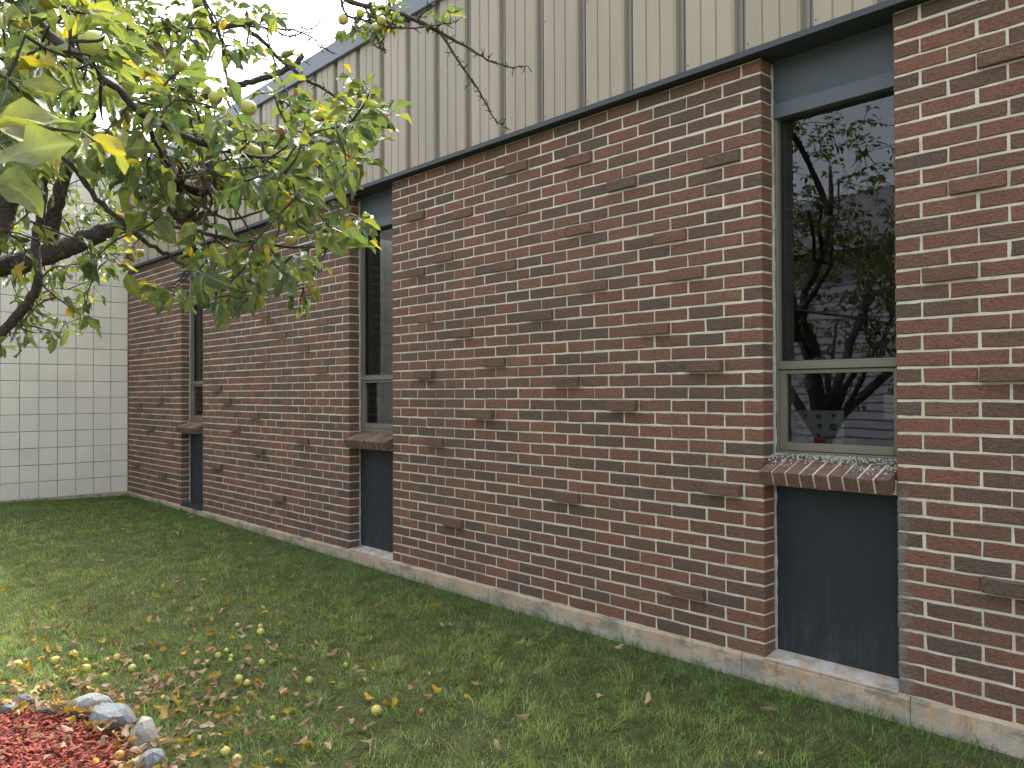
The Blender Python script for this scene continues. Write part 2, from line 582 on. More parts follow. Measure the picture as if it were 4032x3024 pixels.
def tag(o, label, cat, group=None, kind=None):
    if label:
        o['label'] = label
    if cat:
        o['category'] = cat
    if group:
        o['group'] = group
    if kind:
        o['kind'] = kind
    return o


class MB:
    def __init__(self):
        self.v, self.f, self.tone = [], [], []

    def add(self, vs, fs, tone=None):
        o = len(self.v)
        self.v.extend([tuple(map(float, p)) for p in vs])
        self.f.extend([tuple(i + o for i in f) for f in fs])
        if tone is not None:
            self.tone.extend([tone] * len(fs))
        return self

    def box(self, x0, x1, y0, y1, z0, z1, tone=None):
        vs = [(x0, y0, z0), (x1, y0, z0), (x1, y1, z0), (x0, y1, z0), (x0, y0, z1), (x1, y0, z1), (x1, y1, z1), (x0, y1, z1)]
        return self.add(vs, [(0, 3, 2, 1), (4, 5, 6, 7), (0, 1, 5, 4), (1, 2, 6, 5), (2, 3, 7, 6), (3, 0, 4, 7)], tone)

    def tube(self, pts, rad, n=8, jit=0.0, seed=0, cap=True):
        pts = [np.asarray(p, float) for p in pts]
        rs = random.Random(seed)
        vs, fs = [], []
        ref = np.array([0.3, 0.2, 0.93])
        for i, p in enumerate(pts):
            t = pts[min(i + 1, len(pts) - 1)] - pts[max(i - 1, 0)]
            t = t / (np.linalg.norm(t) + 1e-9)
            a = np.cross(t, ref)
            if np.linalg.norm(a) < 0.05:
                a = np.cross(t, np.array([1.0, 0, 0]))
            a /= np.linalg.norm(a)
            b = np.cross(t, a)
            for k in range(n):
                an = 2 * math.pi * k / n
                r = rad[i] * (1 + jit * (rs.random() * 2 - 1))
                vs.append(p + r * (math.cos(an) * a + math.sin(an) * b))
        for i in range(len(pts) - 1):
            for k in range(n):
                k2 = (k + 1) % n
                fs.append((i * n + k, i * n + k2, (i + 1) * n + k2, (i + 1) * n + k))
        if cap:
            fs.append(tuple(range((len(pts) - 1) * n, len(pts) * n)))
            fs.append(tuple(reversed(range(n))))
        return self.add(vs, fs)

    def mesh(self, name, mat, smoothed=False):
        me = bpy.data.meshes.new(name)
        me.from_pydata(self.v, [], self.f)
        me.materials.append(mat)
        if self.tone:
            a = me.attributes.new('tone', 'FLOAT', 'FACE')
            a.data.foreach_set('value', np.array(self.tone, np.float32))
        if smoothed:
            me.polygons.foreach_set('use_smooth', [True] * len(me.polygons))
        me.update()
        return me

    def obj(self, name, mat, parent=None, smoothed=False):
        return link(bpy.data.objects.new(name, self.mesh(name, mat, smoothed)), parent)


def bevel(o, w=0.003, seg=1):
    b = o.modifiers.new('bevel', 'BEVEL')
    b.width = w
    b.segments = seg
    b.limit_method = 'ANGLE'
    return o


def np_mesh(name, V, F, mat, tone=None, col=None, smoothed=False):
    """big mesh from arrays; F is (n, k) with constant k"""
    me = bpy.data.meshes.new(name)
    V = np.ascontiguousarray(V, np.float32)
    F = np.ascontiguousarray(F, np.int32)
    n, k = F.shape
    me.vertices.add(len(V))
    me.vertices.foreach_set('co', V.ravel())
    me.loops.add(n * k)
    me.loops.foreach_set('vertex_index', F.ravel())
    me.polygons.add(n)
    me.polygons.foreach_set('loop_start', np.arange(0, n * k, k, dtype=np.int32))
    me.polygons.foreach_set('loop_total', np.full(n, k, np.int32))
    if smoothed:
        me.polygons.foreach_set('use_smooth', np.ones(n, bool))
    if tone is not None:
        me.attributes.new('tone', 'FLOAT', 'FACE').data.foreach_set('value', np.asarray(tone, np.float32))
    if col is not None:
        c4 = np.ones((len(V), 4), np.float32)
        c4[:, :3] = col
        me.attributes.new('col', 'FLOAT_COLOR', 'POINT').data.foreach_set('color', c4.ravel())
    me.update(calc_edges=True)
    me.materials.append(mat)
    return me


# ================================================================== GROUND
def axis(a, b, fine, lo, hi):
    xs = list(np.arange(lo, hi + 1e-6, fine))
    s, x = fine, lo
    left = []
    while x > a:
        s *= 1.5
        x -= s
        left.append(x)
    s, x = fine, hi
    right = []
    while x < b:
        s *= 1.5
        x += s
        right.append(x)
    return np.array(left[::-1] + xs + right)


gx = axis(-300, 300, 0.14, -9.4, 4.0)
gy = axis(-300, 300, 0.14, -7.0, 0.4)
GX, GY = np.meshgrid(gx, gy)
GZ = ground_z(np.clip(GX, -10, 4), np.clip(GY, -8, 0.0))
V = np.stack([GX.ravel(), GY.ravel(), GZ.ravel()], 1)
nx, ny = len(gx), len(gy)
ii, jj = np.meshgrid(np.arange(nx - 1), np.arange(ny - 1))
a0 = (jj * nx + ii).ravel()
F = np.stack([a0, a0 + 1, a0 + nx + 1, a0 + nx], 1)
ground = link(bpy.data.objects.new('ground', np_mesh('ground', V, F, M['ground'], smoothed=True)))
ground['kind'] = 'structure'

# ================================================================== BRICK BUILDING
bld = thing('brick_building', 'low red brick building with tall narrow windows under a taupe ribbed metal fascia', 'building', (-4.0, 0, 0))


def bpart(mb, name, mat, parent=None, smoothed=False):
    """part of the building: geometry is written in world coordinates, the building's empty stands at its base"""
    o = mb.obj(name, mat, parent or bld, smoothed)
    if parent is None:
        o.location = (4.0, 0, 0)
    return o


def brick_geo(l, h, d, seed):
    rs = random.Random(seed)
    n = 4
    c = 0.0032

    def ring(y, ins, jit, ):
        top = [(-l / 2 + ins + (l - 2 * ins) * k / n, y, h - ins) for k in range(n + 1)]
        bot = [(l / 2 - ins - (l - 2 * ins) * k / n, y, ins) for k in range(n + 1)]
        return [(x + rs.uniform(-jit, jit), yy + rs.uniform(-jit, jit) * 0.8, z + rs.uniform(-jit, jit)) for x, yy, z in top + bot]
    a = ring(0, c, 0.0018)
    b = ring(c * 1.2, 0, 0.0018)
    e = ring(d, 0, 0.0)
    vs = a + b + e
    m = 2 * (n + 1)
    fs = []
    for k in range(n):
        fs.append((k, k + 1, 2 * n - k, 2 * n + 1 - k))
    for r in (0, 1):
        for k in range(m):
            k2 = (k + 1) % m
            fs.append((r * m + k, (r + 1) * m + k, (r + 1) * m + k2, r * m + k2))
    return vs, fs


J = 0.0052
BH = CH - 2 * J
geo = {}
for kind, ln in (('full', BL - 2 * J), ('half', BL / 2 - 2 * J), ('end', BL - J), ('endhalf', BL / 2 - J)):
    geo[kind] = [brick_geo(ln, BH, 0.099, 100 + hash_i * 7 + len(kind)) for hash_i in range(7)]
brick_me = {}
for kind, gs in geo.items():
    brick_me[kind] = []
    for g in gs:
        brick_me[kind].append(MB().add(*g).mesh('brick', M['brick']))

# bricks the photograph shows standing proud of the wall (position on the wall face)
S2 = 0.6076
PROUD_PX = []
for ox, oy, lst in [
        (1344, 0, [(1150, 1080), (1555, 1035), (1840, 1190), (1150, 1360), (485, 1410), (1560, 1490), (2130, 1560), (800, 1370)]),
        (1344, 1008, [(665, 20), (495, 130), (1075, 80), (1645, 200), (550, 410), (1295, 390), (790, 510), (2030, 475), (1000, 690),
                      (550, 768), (1460, 815), (1835, 968), (930, 1030), (600, 1205), (1465, 1560)]),
        (1344, 2016, [(740, 65), (2190, 500)]),
        (2688, 1008, [(1750, 110), (2070, 770), (280, 1525), (70, 110), (120, 710)]),
        (2688, 2016, [(2090, 490)]),
        (2688, 0, [(2050, 370), (1930, 1220), (280, 1050)]),
        (0, 1008, [(1015, 465), (895, 615), (1075, 785), (980, 1117), (1100, 1205), (1065, 1415), (2095, 740), (1400, 855), (1470, 945),
                   (1650, 1040), (1530, 1120), (1975, 1200), (1680, 1265), (1400, 1365), (1830, 1575), (1030, 940), (890, 965),
                   (1700, 390), (2110, 400), (1720, 640), (1950, 600), (1815, 510), (885, 1335), (2000, 230)])]:
    for x, y in lst:
        p = on_y(ox + x * S2, oy + y * S2, 0.0)
        PROUD_PX.append((p[0], p[2]))


def pier_rows(x0, x1, full_left_even=None, full_right_even=None):
    """yield (course, xa, xb, kind) of the bricks of one pier"""
    for c in range(NC):
        xs = []
        if full_right_even is not None:          # measured from the right-hand end
            x = x1
            step = BL if c % 2 == 0 else BL / 2
            first = True
            while x > x0 + 0.02:
                xa = max(x - step, x0)
                xs.append((xa, x))
                x = xa
                step = BL
        else:
            x = x0
            step = BL if c % 2 == 0 else BL / 2
            while x < x1 - 0.02:
                xb = min(x + step, x1)
                xs.append((x, xb))
                x = xb
                step = BL
        for xa, xb in xs:
            yield c, xa, xb


PIERS = [(X_END, X_W3L, None, True), (X_W3R, X_W2L, None, True), (X_W2R, 0.0, None, True), (WW, WW + BL * 12, True, None)]
pier_label = ['far brick pier meeting the white block wall', 'brick pier between the far and the middle window',
              'wide brick pier between the middle and the near window', 'brick pier right of the near window']
rb = random.Random(21)
cand, pier_obj = [], []
for pi, (x0, x1, fl, fr) in enumerate(PIERS):
    mb = MB().box(x0 + (0.0005 if pi == 0 else 0.004), x1 - 0.004, 0.0045, 0.14, 0.0, TOPZ)
    po = bpart(mb, 'brick_pier', M['mortar'])
    po['label'] = pier_label[pi]
    pier_obj.append(po)
    for c, xa, xb in pier_rows(x0, x1, fl, fr):
        z0 = c * CH + J
        la = xa <= x0 + 1e-4
        rb_end = xb >= x1 - 1e-4
        bx0 = xa + (0 if la else J)
        bx1 = xb - (0 if rb_end else J)
        full = (xb - xa) > BL * 0.8
        kind = ('end' if full else 'endhalf') if (la or rb_end) else ('full' if full else 'half')
        proud = 0.0
        for ux, uz in PROUD_PX:
            if xa <= ux < xb and c * CH <= uz < (c + 1) * CH:
                proud = rb.uniform(0.022, 0.038) if uz < 1.45 else rb.uniform(0.011, 0.021)
        q = rb.random()
        tone = rb.uniform(0.0, 0.62) if q < 0.70 else (rb.uniform(0.62, 0.92) if q < 0.975 else rb.uniform(0.96, 1.0))
        cx = (bx0 + bx1) / 2
        u, v, z = px((cx, 0, z0 + BH / 2))
        infr = z > 0 and -60 < u < 4100 and -60 < v < 3090
        size = (1e6 / z ** 2 if infr else 0)
        if proud and infr:
            size *= 1.6
        dy = -proud + rb.uniform(-0.0012, 0.0015)
        dx = 0 if (la or rb_end) else rb.uniform(-0.0022, 0.0022)
        if proud:
            tone = rb.uniform(0.45, 0.85) if z0 < 1.45 else rb.uniform(0.15, 0.75)
        z0 += 0.0026 * mnoise.noise(Vector((cx * 1.5, c * 3.7, 0.5))) * (0 if (la or rb_end) else 1)
        cand.append((size, pi, kind, rb.randrange(7), cx + dx, dy, z0 + rb.uniform(-0.001, 0.001), rb.uniform(-0.006, 0.006), tone, (bx1 - bx0)))
cand.sort(key=lambda c: -c[0])
for s, pi, kind, k, x, y, z, rot, tone, ln in cand[:300]:
    o = bpy.data.objects.new('brick', brick_me[kind][k])
    o.location = (x, y, z)
    o.rotation_euler = (0, rot, 0)
    o['tone'] = tone
    link(o, pier_obj[pi])
mb = MB()
for s, pi, kind, k, x, y, z, rot, tone, ln in cand[300:]:
    vs, fs = geo[kind][k]
    cr, sr = math.cos(rot), math.sin(rot)
    mb.add([(x + vx * cr + vz * sr, y + vy, z - vx * sr + vz * cr) for vx, vy, vz in vs], fs, tone)
o = bpart(mb, 'brickwork', M['bricks'])
tag(o, None, None, kind='stuff')

# ---- plinth of cast concrete with a ledge in every bay
mb = MB()
segs = [X_END, -8.2, -7.26, -6.0, -4.65, -3.68, -2.55, -1.35, -0.12, 0.66, 1.5, 2.4, WW + BL * 12]
for a, b in zip(segs[:-1], segs[1:]):
    xs = np.linspace(a + 0.0015, b - 0.0015, 7)
    vs, fs = [], []
    for x in xs:
        jr = [rb.uniform(-0.0018, 0.0018) for _ in range(3)]
        vs += [(x, -0.012 + jr[0], -0.35), (x, -0.010 + jr[1], -0.012 + jr[2]), (x, 0.0 + jr[2], 0.004), (x, 0.14, 0.0045), (x, 0.14, -0.35)]
    for i in range(6):
        for k in range(4):
            fs.append((i * 5 + k, (i + 1) * 5 + k, (i + 1) * 5 + k + 1, i * 5 + k + 1))
    fs += [(0, 1, 2, 3, 4), tuple(30 + k for k in (4, 3, 2, 1, 0))]
    mb.add(vs, fs)
bpart(mb, 'plinth', M['concrete'])

# ---- window bays
WIN = [('near', 0.0), ('middle', X_W2L), ('far', X_W3L)]
WLAB = {'near': 'near window with lichen on its sill', 'middle': 'middle window reflecting the white block wall', 'far': 'narrow far window half hidden by apple leaves'}
for wn, xl in WIN:
    xr = xl + WW
    # ledge on the plinth
    mb = MB()
    mb.add([(xl + 0.003, -0.009, 0.0055), (xr - 0.003, -0.009, 0.0055), (xr - 0.003, 0.105, 0.028), (xl + 0.003, 0.105, 0.028),
            (xl + 0.003, -0.009, -0.002), (xr - 0.003, -0.009, -0.002), (xr - 0.003, 0.105, -0.002), (xl + 0.003, 0.105, -0.002)],
           [(0, 1, 2, 3), (7, 6, 5, 4), (0, 4, 5, 1), (1, 5, 6, 2), (2, 6, 7, 3), (3, 7, 4, 0)])
    o = bpart(mb, 'ledge', M['panel'] if wn == 'far' else M['concrete'])
    # lower panel, tucked behind the sill
    o = bpart(MB().box(xl + 0.006, xr - 0.002, 0.100, 0.13, 0.006, 0.905), 'lower_panel', M['panel'])
    # rowlock sill of nine tilted bricks on a mortar bed
    sill = bpart(MB().box(xl + 0.004, xr - 0.004, 0.012, 0.125, 0.822, 0.885), 'sill', M['mortar'])
    nb = 9
    pitch = (WW - 0.012) / nb
    th = math.atan2(0.062, 0.165)
    for k in range(nb):
        l = pitch - 0.0085
        h, d = 0.070, 0.168
        vs, fs = brick_geo(l, h, d, 900 + k + int(abs(xl) * 10))
        mb2 = MB().add(vs, fs)
        # close the back
        m = 10
        mb2.add([], [])
        me = mb2.mesh('sill_brick', M['brick'])
        o = link(bpy.data.objects.new('sill_brick', me), sill)
        o.location = (xl + 0.006 + pitch * (k + 0.5), -0.038 + rb.uniform(-0.002, 0.002), 0.822 + rb.uniform(-0.001, 0.001))
        o.rotation_euler = (th + rb.uniform(-0.02, 0.02), 0, rb.uniform(-0.01, 0.01))
        o['tone'] = rb.uniform(0.30, 0.72) if wn == 'near' else rb.uniform(0.3, 0.85)
    # mortar tongues between the sill bricks
    mb = MB()
    for k in range(1, nb):
        xx = xl + 0.006 + pitch * k
        wj = 0.0046
        pts = [(-0.032, 0.822), (-0.055, 0.884), (0.105, 0.945), (0.12, 0.85)]
        ca, sa = math.cos(th), math.sin(th)
        pl = [(-0.034, 0.826), (-0.034 - 0.066 * sa, 0.826 + 0.066 * ca), (-0.034 - 0.066 * sa + 0.15 * ca, 0.826 + 0.066 * ca + 0.15 * sa), (-0.034 + 0.15 * ca, 0.826 + 0.15 * sa)]
        vs = [(xx - wj, y, z) for y, z in pl] + [(xx + wj, y, z) for y, z in pl]
        mb.add(vs, [(0, 1, 2, 3), (7, 6, 5, 4), (0, 4, 5, 1), (1, 5, 6, 2), (2, 6, 7, 3), (3, 7, 4, 0)])
    o = mb.obj('mortar_joints', M['mortar'], sill)
    # window: frame, rails, sash, panes
    win = bpart(MB().box(xl + 0.003, xl + 0.019, 0.108, 0.165, 0.945, 2.569)
                .box(xr - 0.019, xr - 0.003, 0.108, 0.165, 0.945, 2.569)
                .box(xl + 0.019, xr - 0.019, 0.1085, 0.165, 0.945, 0.976)
                , 'window', M['frame'])
    win['label'] = WLAB[wn]
    bevel(win, 0.002)
    o = MB().box(xl + 0.0195, xr - 0.0195, 0.104, 0.160, 1.363, 1.402).box(xl + 0.0195, xr - 0.0195, 0.100, 0.104, 1.363, 1.385).obj('mid_rail', M['frame'], win)
    bevel(o, 0.002)
    o = (MB().box(xl + 0.021, xl + 0.054, 0.112, 0.150, 0.979, 1.360).box(xr - 0.054, xr - 0.021, 0.112, 0.150, 0.979, 1.360)
         .box(xl + 0.054, xr - 0.054, 0.1125, 0.150, 0.979, 1.016).box(xl + 0.054, xr - 0.054, 0.1125, 0.150, 1.342, 1.360)
         .box(xl + 0.054, xr - 0.054, 0.107, 0.1125, 0.979, 1.006)).obj('sash', M['frame'], win)
    bevel(o, 0.0015)
    o = (MB().box(xl + 0.0195, xl + 0.026, 0.142, 0.150, 1.403, 2.569).box(xr - 0.026, xr - 0.0195, 0.142, 0.150, 1.403, 2.569)
         .box(xl + 0.026, xr - 0.026, 0.142, 0.150, 1.403, 1.408)).obj('gasket', M['gasket'], win)
    for nm, z0, z1, ix, yy in (('pane', 1.404, 2.568, 0.0205, 0.152), ('pane', 1.017, 1.341, 0.0545, 0.134)):
        o = MB().add([(xl + ix, yy, z0), (xr - ix, yy, z0), (xr - ix, yy, z1), (xl + ix, yy, z1)], [(0, 1, 2, 3)]).obj(nm, M['glass'], win)
    # caulk beads down both jambs (uneven)
    for side, xx in ((1, xl + 0.0005), (-1, xr - 0.0005)):
        zs = np.arange(0.03, 2.83, 0.045)
        pts = [(xx + side * rb.uniform(0.001, 0.004), 0.1005 + rb.uniform(-0.004, 0.002), z) for z in zs]
        mb = MB().tube(pts, [rb.uniform(0.006, 0.0095) for _ in zs], 6, 0.2, 5)
        bpart(mb, 'caulk_joint', M['caulk'])
    # header bar and panel up to the soffit
    o = bpart(MB().box(xl + 0.004, xr - 0.002, 0.096, 0.14, 2.570, 2.640), 'header_bar', M['header'])
    bevel(o, 0.002)
    bpart(MB().box(xl + 0.004, xr - 0.002, 0.110, 0.13, 2.6415, TOPZ + 0.02), 'upper_panel', M['header_dark'])

# lichen crust along the near sill
rl = random.Random(5)
mb = MB()
sa = 0.062 / 0.165
for k in range(1100):
    x = rl.uniform(0.0, 0.61)
    t_ = rl.random() ** 2.2
    y = 0.100 - t_ * 0.13 * (0.45 + 0.55 * (math.sin(x * 17) * 0.5 + 0.5) + (0.5 if x > 0.5 else 0))
    y = max(y, -0.045)
    if y < 0.05 and rl.random() < 0.45 and x < 0.5:
        continue
    z = 0.896 + (y + 0.055) * sa + 0.0045
    r = rl.uniform(0.002, 0.0052)
    n = 5
    c0 = np.array([x, y, z + rl.uniform(0, 0.004)])
    tilt = np.array([rl.uniform(-1, 1), rl.uniform(-1, 1), rl.uniform(0.3, 1.2)])
    tilt /= np.linalg.norm(tilt)
    a = np.cross(tilt, [0.3, 0.9, 0.1]); a /= np.linalg.norm(a)
    b = np.cross(tilt, a)
    vs = [c0] + [c0 + r * rl.uniform(0.6, 1.2) * (math.cos(6.28 * q / n) * a + math.sin(6.28 * q / n) * b) + tilt * rl.uniform(0, 0.005) for q in range(n)]
    mb.add(vs, [(0, 1 + q, 1 + (q + 1) % n) for q in range(n)])
o = bpart(mb, 'lichen', M['lichen'])
tag(o, 'grey green lichen crust on the near window sill', None, kind='stuff')

# ---- soffit, fascia panels, channel strips, coping, roof
FZ0, FZ1, FY = 2.846, 3.955, -0.062
XE = WW + BL * 12
bpart(MB().box(X_END + 0.002, XE, FY + 0.004, 0.14, FZ0 + 0.006, FZ0 + 0.03), 'soffit', M['soffit'])
o = bpart(MB().box(X_END + 0.002, XE, FY - 0.006, FY + 0.003, FZ0, FZ0 + 0.028), 'drip_trim', M['soffit'])
FP = 0.337
xr0 = float(on_y(2913, 300, FY)[0])
k0 = int(math.floor((X_END - xr0) / FP))
k1 = int(math.ceil((XE - xr0) / FP))
prof = [(0.052, 0.026), (0.058, 0.001), (0.063, 0.0), (0.140, 0.0), (0.143, 0.006), (0.149, 0.006), (0.152, 0.0), (0.228, 0.0), (0.231, 0.006), (0.237, 0.006),
        (0.240, 0.0), (0.318, 0.0), (0.322, 0.004), (0.325, 0.004), (0.328, 0.0), (0.333, 0.001), (0.337, 0.026)]


def panel_mesh():
    vs, fs = [], []
    for x, y in prof:
        vs += [(x, y, FZ0 + 0.03), (x, y, FZ1 + 0.05)]
    for i in range(len(prof) - 1):
        fs.append((2 * i, 2 * i + 2, 2 * i + 3, 2 * i + 1))
    # turned lower edge
    b = len(vs)
    for x, y in prof:
        vs.append((x, 0.055, FZ0 + 0.03))
    for i in range(len(prof) - 1):
        fs.append((2 * i, b + i, b + i + 1, 2 * i + 2))
    return MB().add(vs, fs).mesh('fascia_panel', M['fascia'])


pm = panel_mesh()
strip_me = MB().box(-0.002, 0.054, 0.024, 0.05, FZ0 + 0.03, FZ1 + 0.05).box(0.018, 0.034, 0.018, 0.0235, FZ0 + 0.031, FZ1 + 0.05).mesh('channel_strip', M['channel_strip'])
scr = MB().tube([(0, 0.0, 0), (0, -0.003, 0)], [0.005, 0.0035], 6).mesh('screw', M['channel_strip'])
for k in range(k0, k1 + 1):
    x = xr0 - 0.026 + k * FP
    if x < X_END + 0.0 - FP * 0.98 or x > XE:
        continue
    if x < X_END:                       # first panel is cut by the white wall: start the run just clear of it
        continue
    fp = link(bpy.data.objects.new('fascia_panel', pm), bld)
    fp.location = (x + 4.0, FY, 0)
    strip = link(bpy.data.objects.new('channel_strip', strip_me), bld)
    strip.location = (x + 4.0, FY, 0)
    for zz in (FZ0 + 0.055, FZ0 + 0.62):
        s = link(bpy.data.objects.new('screw', scr), fp)
        s.location = (0.069, -0.0005, zz)
xs0 = xr0 - 0.026 + math.ceil((X_END - (xr0 - 0.026)) / FP) * FP
if xs0 - X_END > 0.02:
    bpart(MB().box(X_END + 0.002, xs0 - 0.003, FY, FY + 0.05, FZ0 + 0.03, FZ1 + 0.05), 'fascia_filler', M['fascia'])
o = bpart(MB().box(X_END + 0.002, -5.1, FY - 0.03, 0.5, FZ1, FZ1 + 0.150).box(-5.098, -1.9, FY - 0.031, 0.5, FZ1, FZ1 + 0.1505)
          .box(-1.898, XE, FY - 0.03, 0.5, FZ1, FZ1 + 0.150), 'coping', M['coping'])
bevel(o, 0.004)
bpart(MB().box(X_END + 0.004, XE, 0.0, 0.24, FZ0 + 0.03, FZ1 - 0.002), 'fascia_backing', M['soffit'])
bpart(MB().box(X_END + 0.004, XE, 0.242, 9.0, FZ1 - 0.2, FZ1 + 0.02), 'roof', M['roof'])
# inner leaf of the wall with the window returns, room walls and floor behind
mb = MB()
xs_ = [X_END + 0.004] + [q for wn, xl in WIN[::-1] for q in (xl, xl + WW)] + [XE]
for a, b in zip(xs_[::2], xs_[1::2]):
    mb.box(a, b, 0.166, 0.30, 0.0, FZ0 + 0.02)
for wn, xl in WIN:
    mb.box(xl + 0.0005, xl + WW - 0.0005, 0.166, 0.30, 0.0, 0.93)
    mb.box(xl + 0.0005, xl + WW - 0.0005, 0.166, 0.30, 2.60, FZ0 + 0.02)
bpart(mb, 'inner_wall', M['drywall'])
bpart(MB().box(XE, XE + 0.2, 0.0, 9.0, -0.3, FZ1 - 0.21), 'end_wall', M['mortar'])
bpart(MB().box(X_END, XE, 9.0, 9.2, -0.3, FZ1 - 0.0), 'rear_wall', M['mortar'])
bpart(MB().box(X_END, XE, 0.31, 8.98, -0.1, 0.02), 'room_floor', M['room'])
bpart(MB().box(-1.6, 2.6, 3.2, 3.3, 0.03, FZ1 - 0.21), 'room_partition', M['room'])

# things standing on the desk inside the near window
dk = thing('desk', 'dark desk standing just inside the near window', 'desk', (0.35, 0.72, 0.02))
MB().box(-0.75, 0.75, -0.40, 0.36, 0.93, 0.965).obj('desk_top', M['desk'], dk)
for sx in (-0.7, 0.66):
    MB().box(sx, sx + 0.04, -0.3, 0.3, 0.0, 0.93).obj('desk_leg', M['desk'], dk)
bd = thing('notice_board', 'white notice sheet with dark dots behind the lower pane of the near window', 'board', (0.02, 0.44, 0.986), rotz=math.radians(20))
MB().box(-0.15, 0.15, 0, 0.004, 0, 0.175).obj('sheet', M['paper'], bd)
for q, (dx, dz, r) in enumerate([(-0.09, 0.145, 0.011), (-0.03, 0.15, 0.009), (0.03, 0.145, 0.014), (0.10, 0.15, 0.010), (0.035, 0.098, 0.012), (0.10, 0.092, 0.020), (0.03, 0.05, 0.010), (-0.06, 0.10, 0.014), (-0.09, 0.05, 0.010), (0.10, 0.04, 0.012), (-0.02, 0.04, 0.009)]):
    MB().tube([(dx, -0.001, dz), (dx, -0.003, dz)], [r, r], 10).obj('printed_dot', M['ink'], bd)
rbx = thing('card_box', 'red and white card box lying on the desk inside the near window', 'box', (0.13, 0.39, 0.986), rotz=math.radians(-12))
MB().box(-0.08, 0.02, -0.05, 0.05, 0, 0.045).obj('red_side', M['red'], rbx)
MB().box(0.0203, 0.12, -0.05, 0.05, 0, 0.04).obj('white_side', M['paper'], rbx)
lb = thing('paper_label', 'white label with yellow and red strips at the right of the lower near pane', 'label', (0.46, 0.315, 1.13))
MB().box(-0.03, 0.03, 0, 0.003, 0.0, 0.045).obj('lower_sheet', M['paper'], lb)
MB().box(-0.03, 0.03, 0, 0.003, 0.052, 0.10).obj('upper_sheet', M['paper'], lb)
MB().box(-0.03, 0.03, -0.001, 0.003, 0.1002, 0.112).obj('yellow_strip', M['yellow'], lb)
MB().box(-0.03, 0.03, -0.001, 0.003, 0.0453, 0.0518).obj('red_strip', M['red'], lb)

# ================================================================== WHITE BLOCK WALL
ww = thing('block_wall', 'white painted wall of square scored blocks meeting the brick wall at the far left', 'wall', (X_END, -2.0, 0))
WT, WY0 = 20, -8.6
BK = 0.2031


def wpart(mb, name, mat, smoothed=False):
    o = mb.obj(name, mat, ww, smoothed)
    o.location = (-X_END, 2.0, 0)
    return o


wpart(MB().box(X_END - 0.30, X_END - 0.0085, WY0, -0.0005, 0.0, WT * BK), 'wall_core', M['groove'])
wpart(MB().box(X_END - 0.32, X_END + 0.004, WY0, -0.002, -0.4, -0.002), 'footing', M['concrete'])
o = wpart(MB().box(X_END - 0.36, X_END + 0.03, WY0, -0.10, WT * BK + 0.001, WT * BK + 0.15), 'wall_coping', M['coping'])
wpart(MB().box(X_END - 6.0, X_END - 0.305, WY0, 9.0, 0.0, WT * BK - 0.05), 'rear_volume', M['groove'])


def block_geo(w_, h_, seed):
    rs = random.Random(seed)
    c, g = 0.003, 0.0045
    y0, y1, z0, z1 = -w_ / 2 + g, w_ / 2 - g, g, h_ - g
    j = lambda: rs.uniform(-0.0009, 0.0009)
    vs = [(0, y0 + c + j(), z0 + c + j()), (0, y1 - c + j(), z0 + c + j()), (0, y1 - c + j(), z1 - c + j()), (0, y0 + c + j(), z1 - c + j()),
          (-0.003, y0 + j(), z0 + j()), (-0.003, y1 + j(), z0 + j()), (-0.003, y1 + j(), z1 + j()), (-0.003, y0 + j(), z1 + j()),
          (-0.03, y0, z0), (-0.03, y1, z0), (-0.03, y1, z1), (-0.03, y0, z1)]
    fs = [(0, 1, 2, 3)]
    for r in (0, 4):
        for k in range(4):
            k2 = (k + 1) % 4
            fs.append((r + k, r + 4 + k, r + 4 + k2, r + k2))
    return vs, fs


bg = [block_geo(BK, BK, s) for s in range(6)]
bm = [MB().add(*g).mesh('block', M['block']) for g in bg]
corner_g = block_geo(BK, BK, 77)
mb = MB()
for r in range(WT):
    for cidx in range(42):
        yc = -0.0065 - BK * (cidx + 0.5)
        k = rb.randrange(6)
        dx = rb.uniform(-0.0008, 0.0008)
        if cidx < 9:
            o = link(bpy.data.objects.new('block', bm[k]), ww)
            o.location = (dx, yc + 2.0, r * BK)
        else:
            mb.add([(X_END + dx + a, yc + b, r * BK + c) for a, b, c in bg[k][0]], bg[k][1])
o = wpart(mb, 'blockwork', M['block'])
o['kind'] = 'stuff'

# ================================================================== HOUSE BEHIND THE CAMERA (seen only in the glass)
hs = thing('siding_house', 'pale house with horizontal siding, seen only as a reflection in the near window', 'house', (-6, -15, 0))
MB().box(-8, 8, -7.9, -0.03, -0.2, 4.6).obj('wall', M['siding'], hs)
for k in range(23):
    z = k * 0.2
    MB().add([(-8.02, 0.012, z), (8.02, 0.012, z), (8.02, -0.012, z + 0.2), (-8.02, -0.012, z + 0.2), (-8.02, -0.03, z), (8.02, -0.03, z)],
             [(0, 1, 2, 3), (0, 4, 5, 1)]).obj('siding_board', M['siding'], hs)
MB().add([(-8.4, 0.4, 4.55), (8.4, 0.4, 4.55), (8.4, -4, 6.9), (-8.4, -4, 6.9), (-8.4, -8.4, 4.55), (8.4, -8.4, 4.55)],
         [(0, 1, 2, 3), (3, 2, 5, 4), (0, 3, 4), (1, 5, 2)]).obj('roof', M['shingle'], hs)

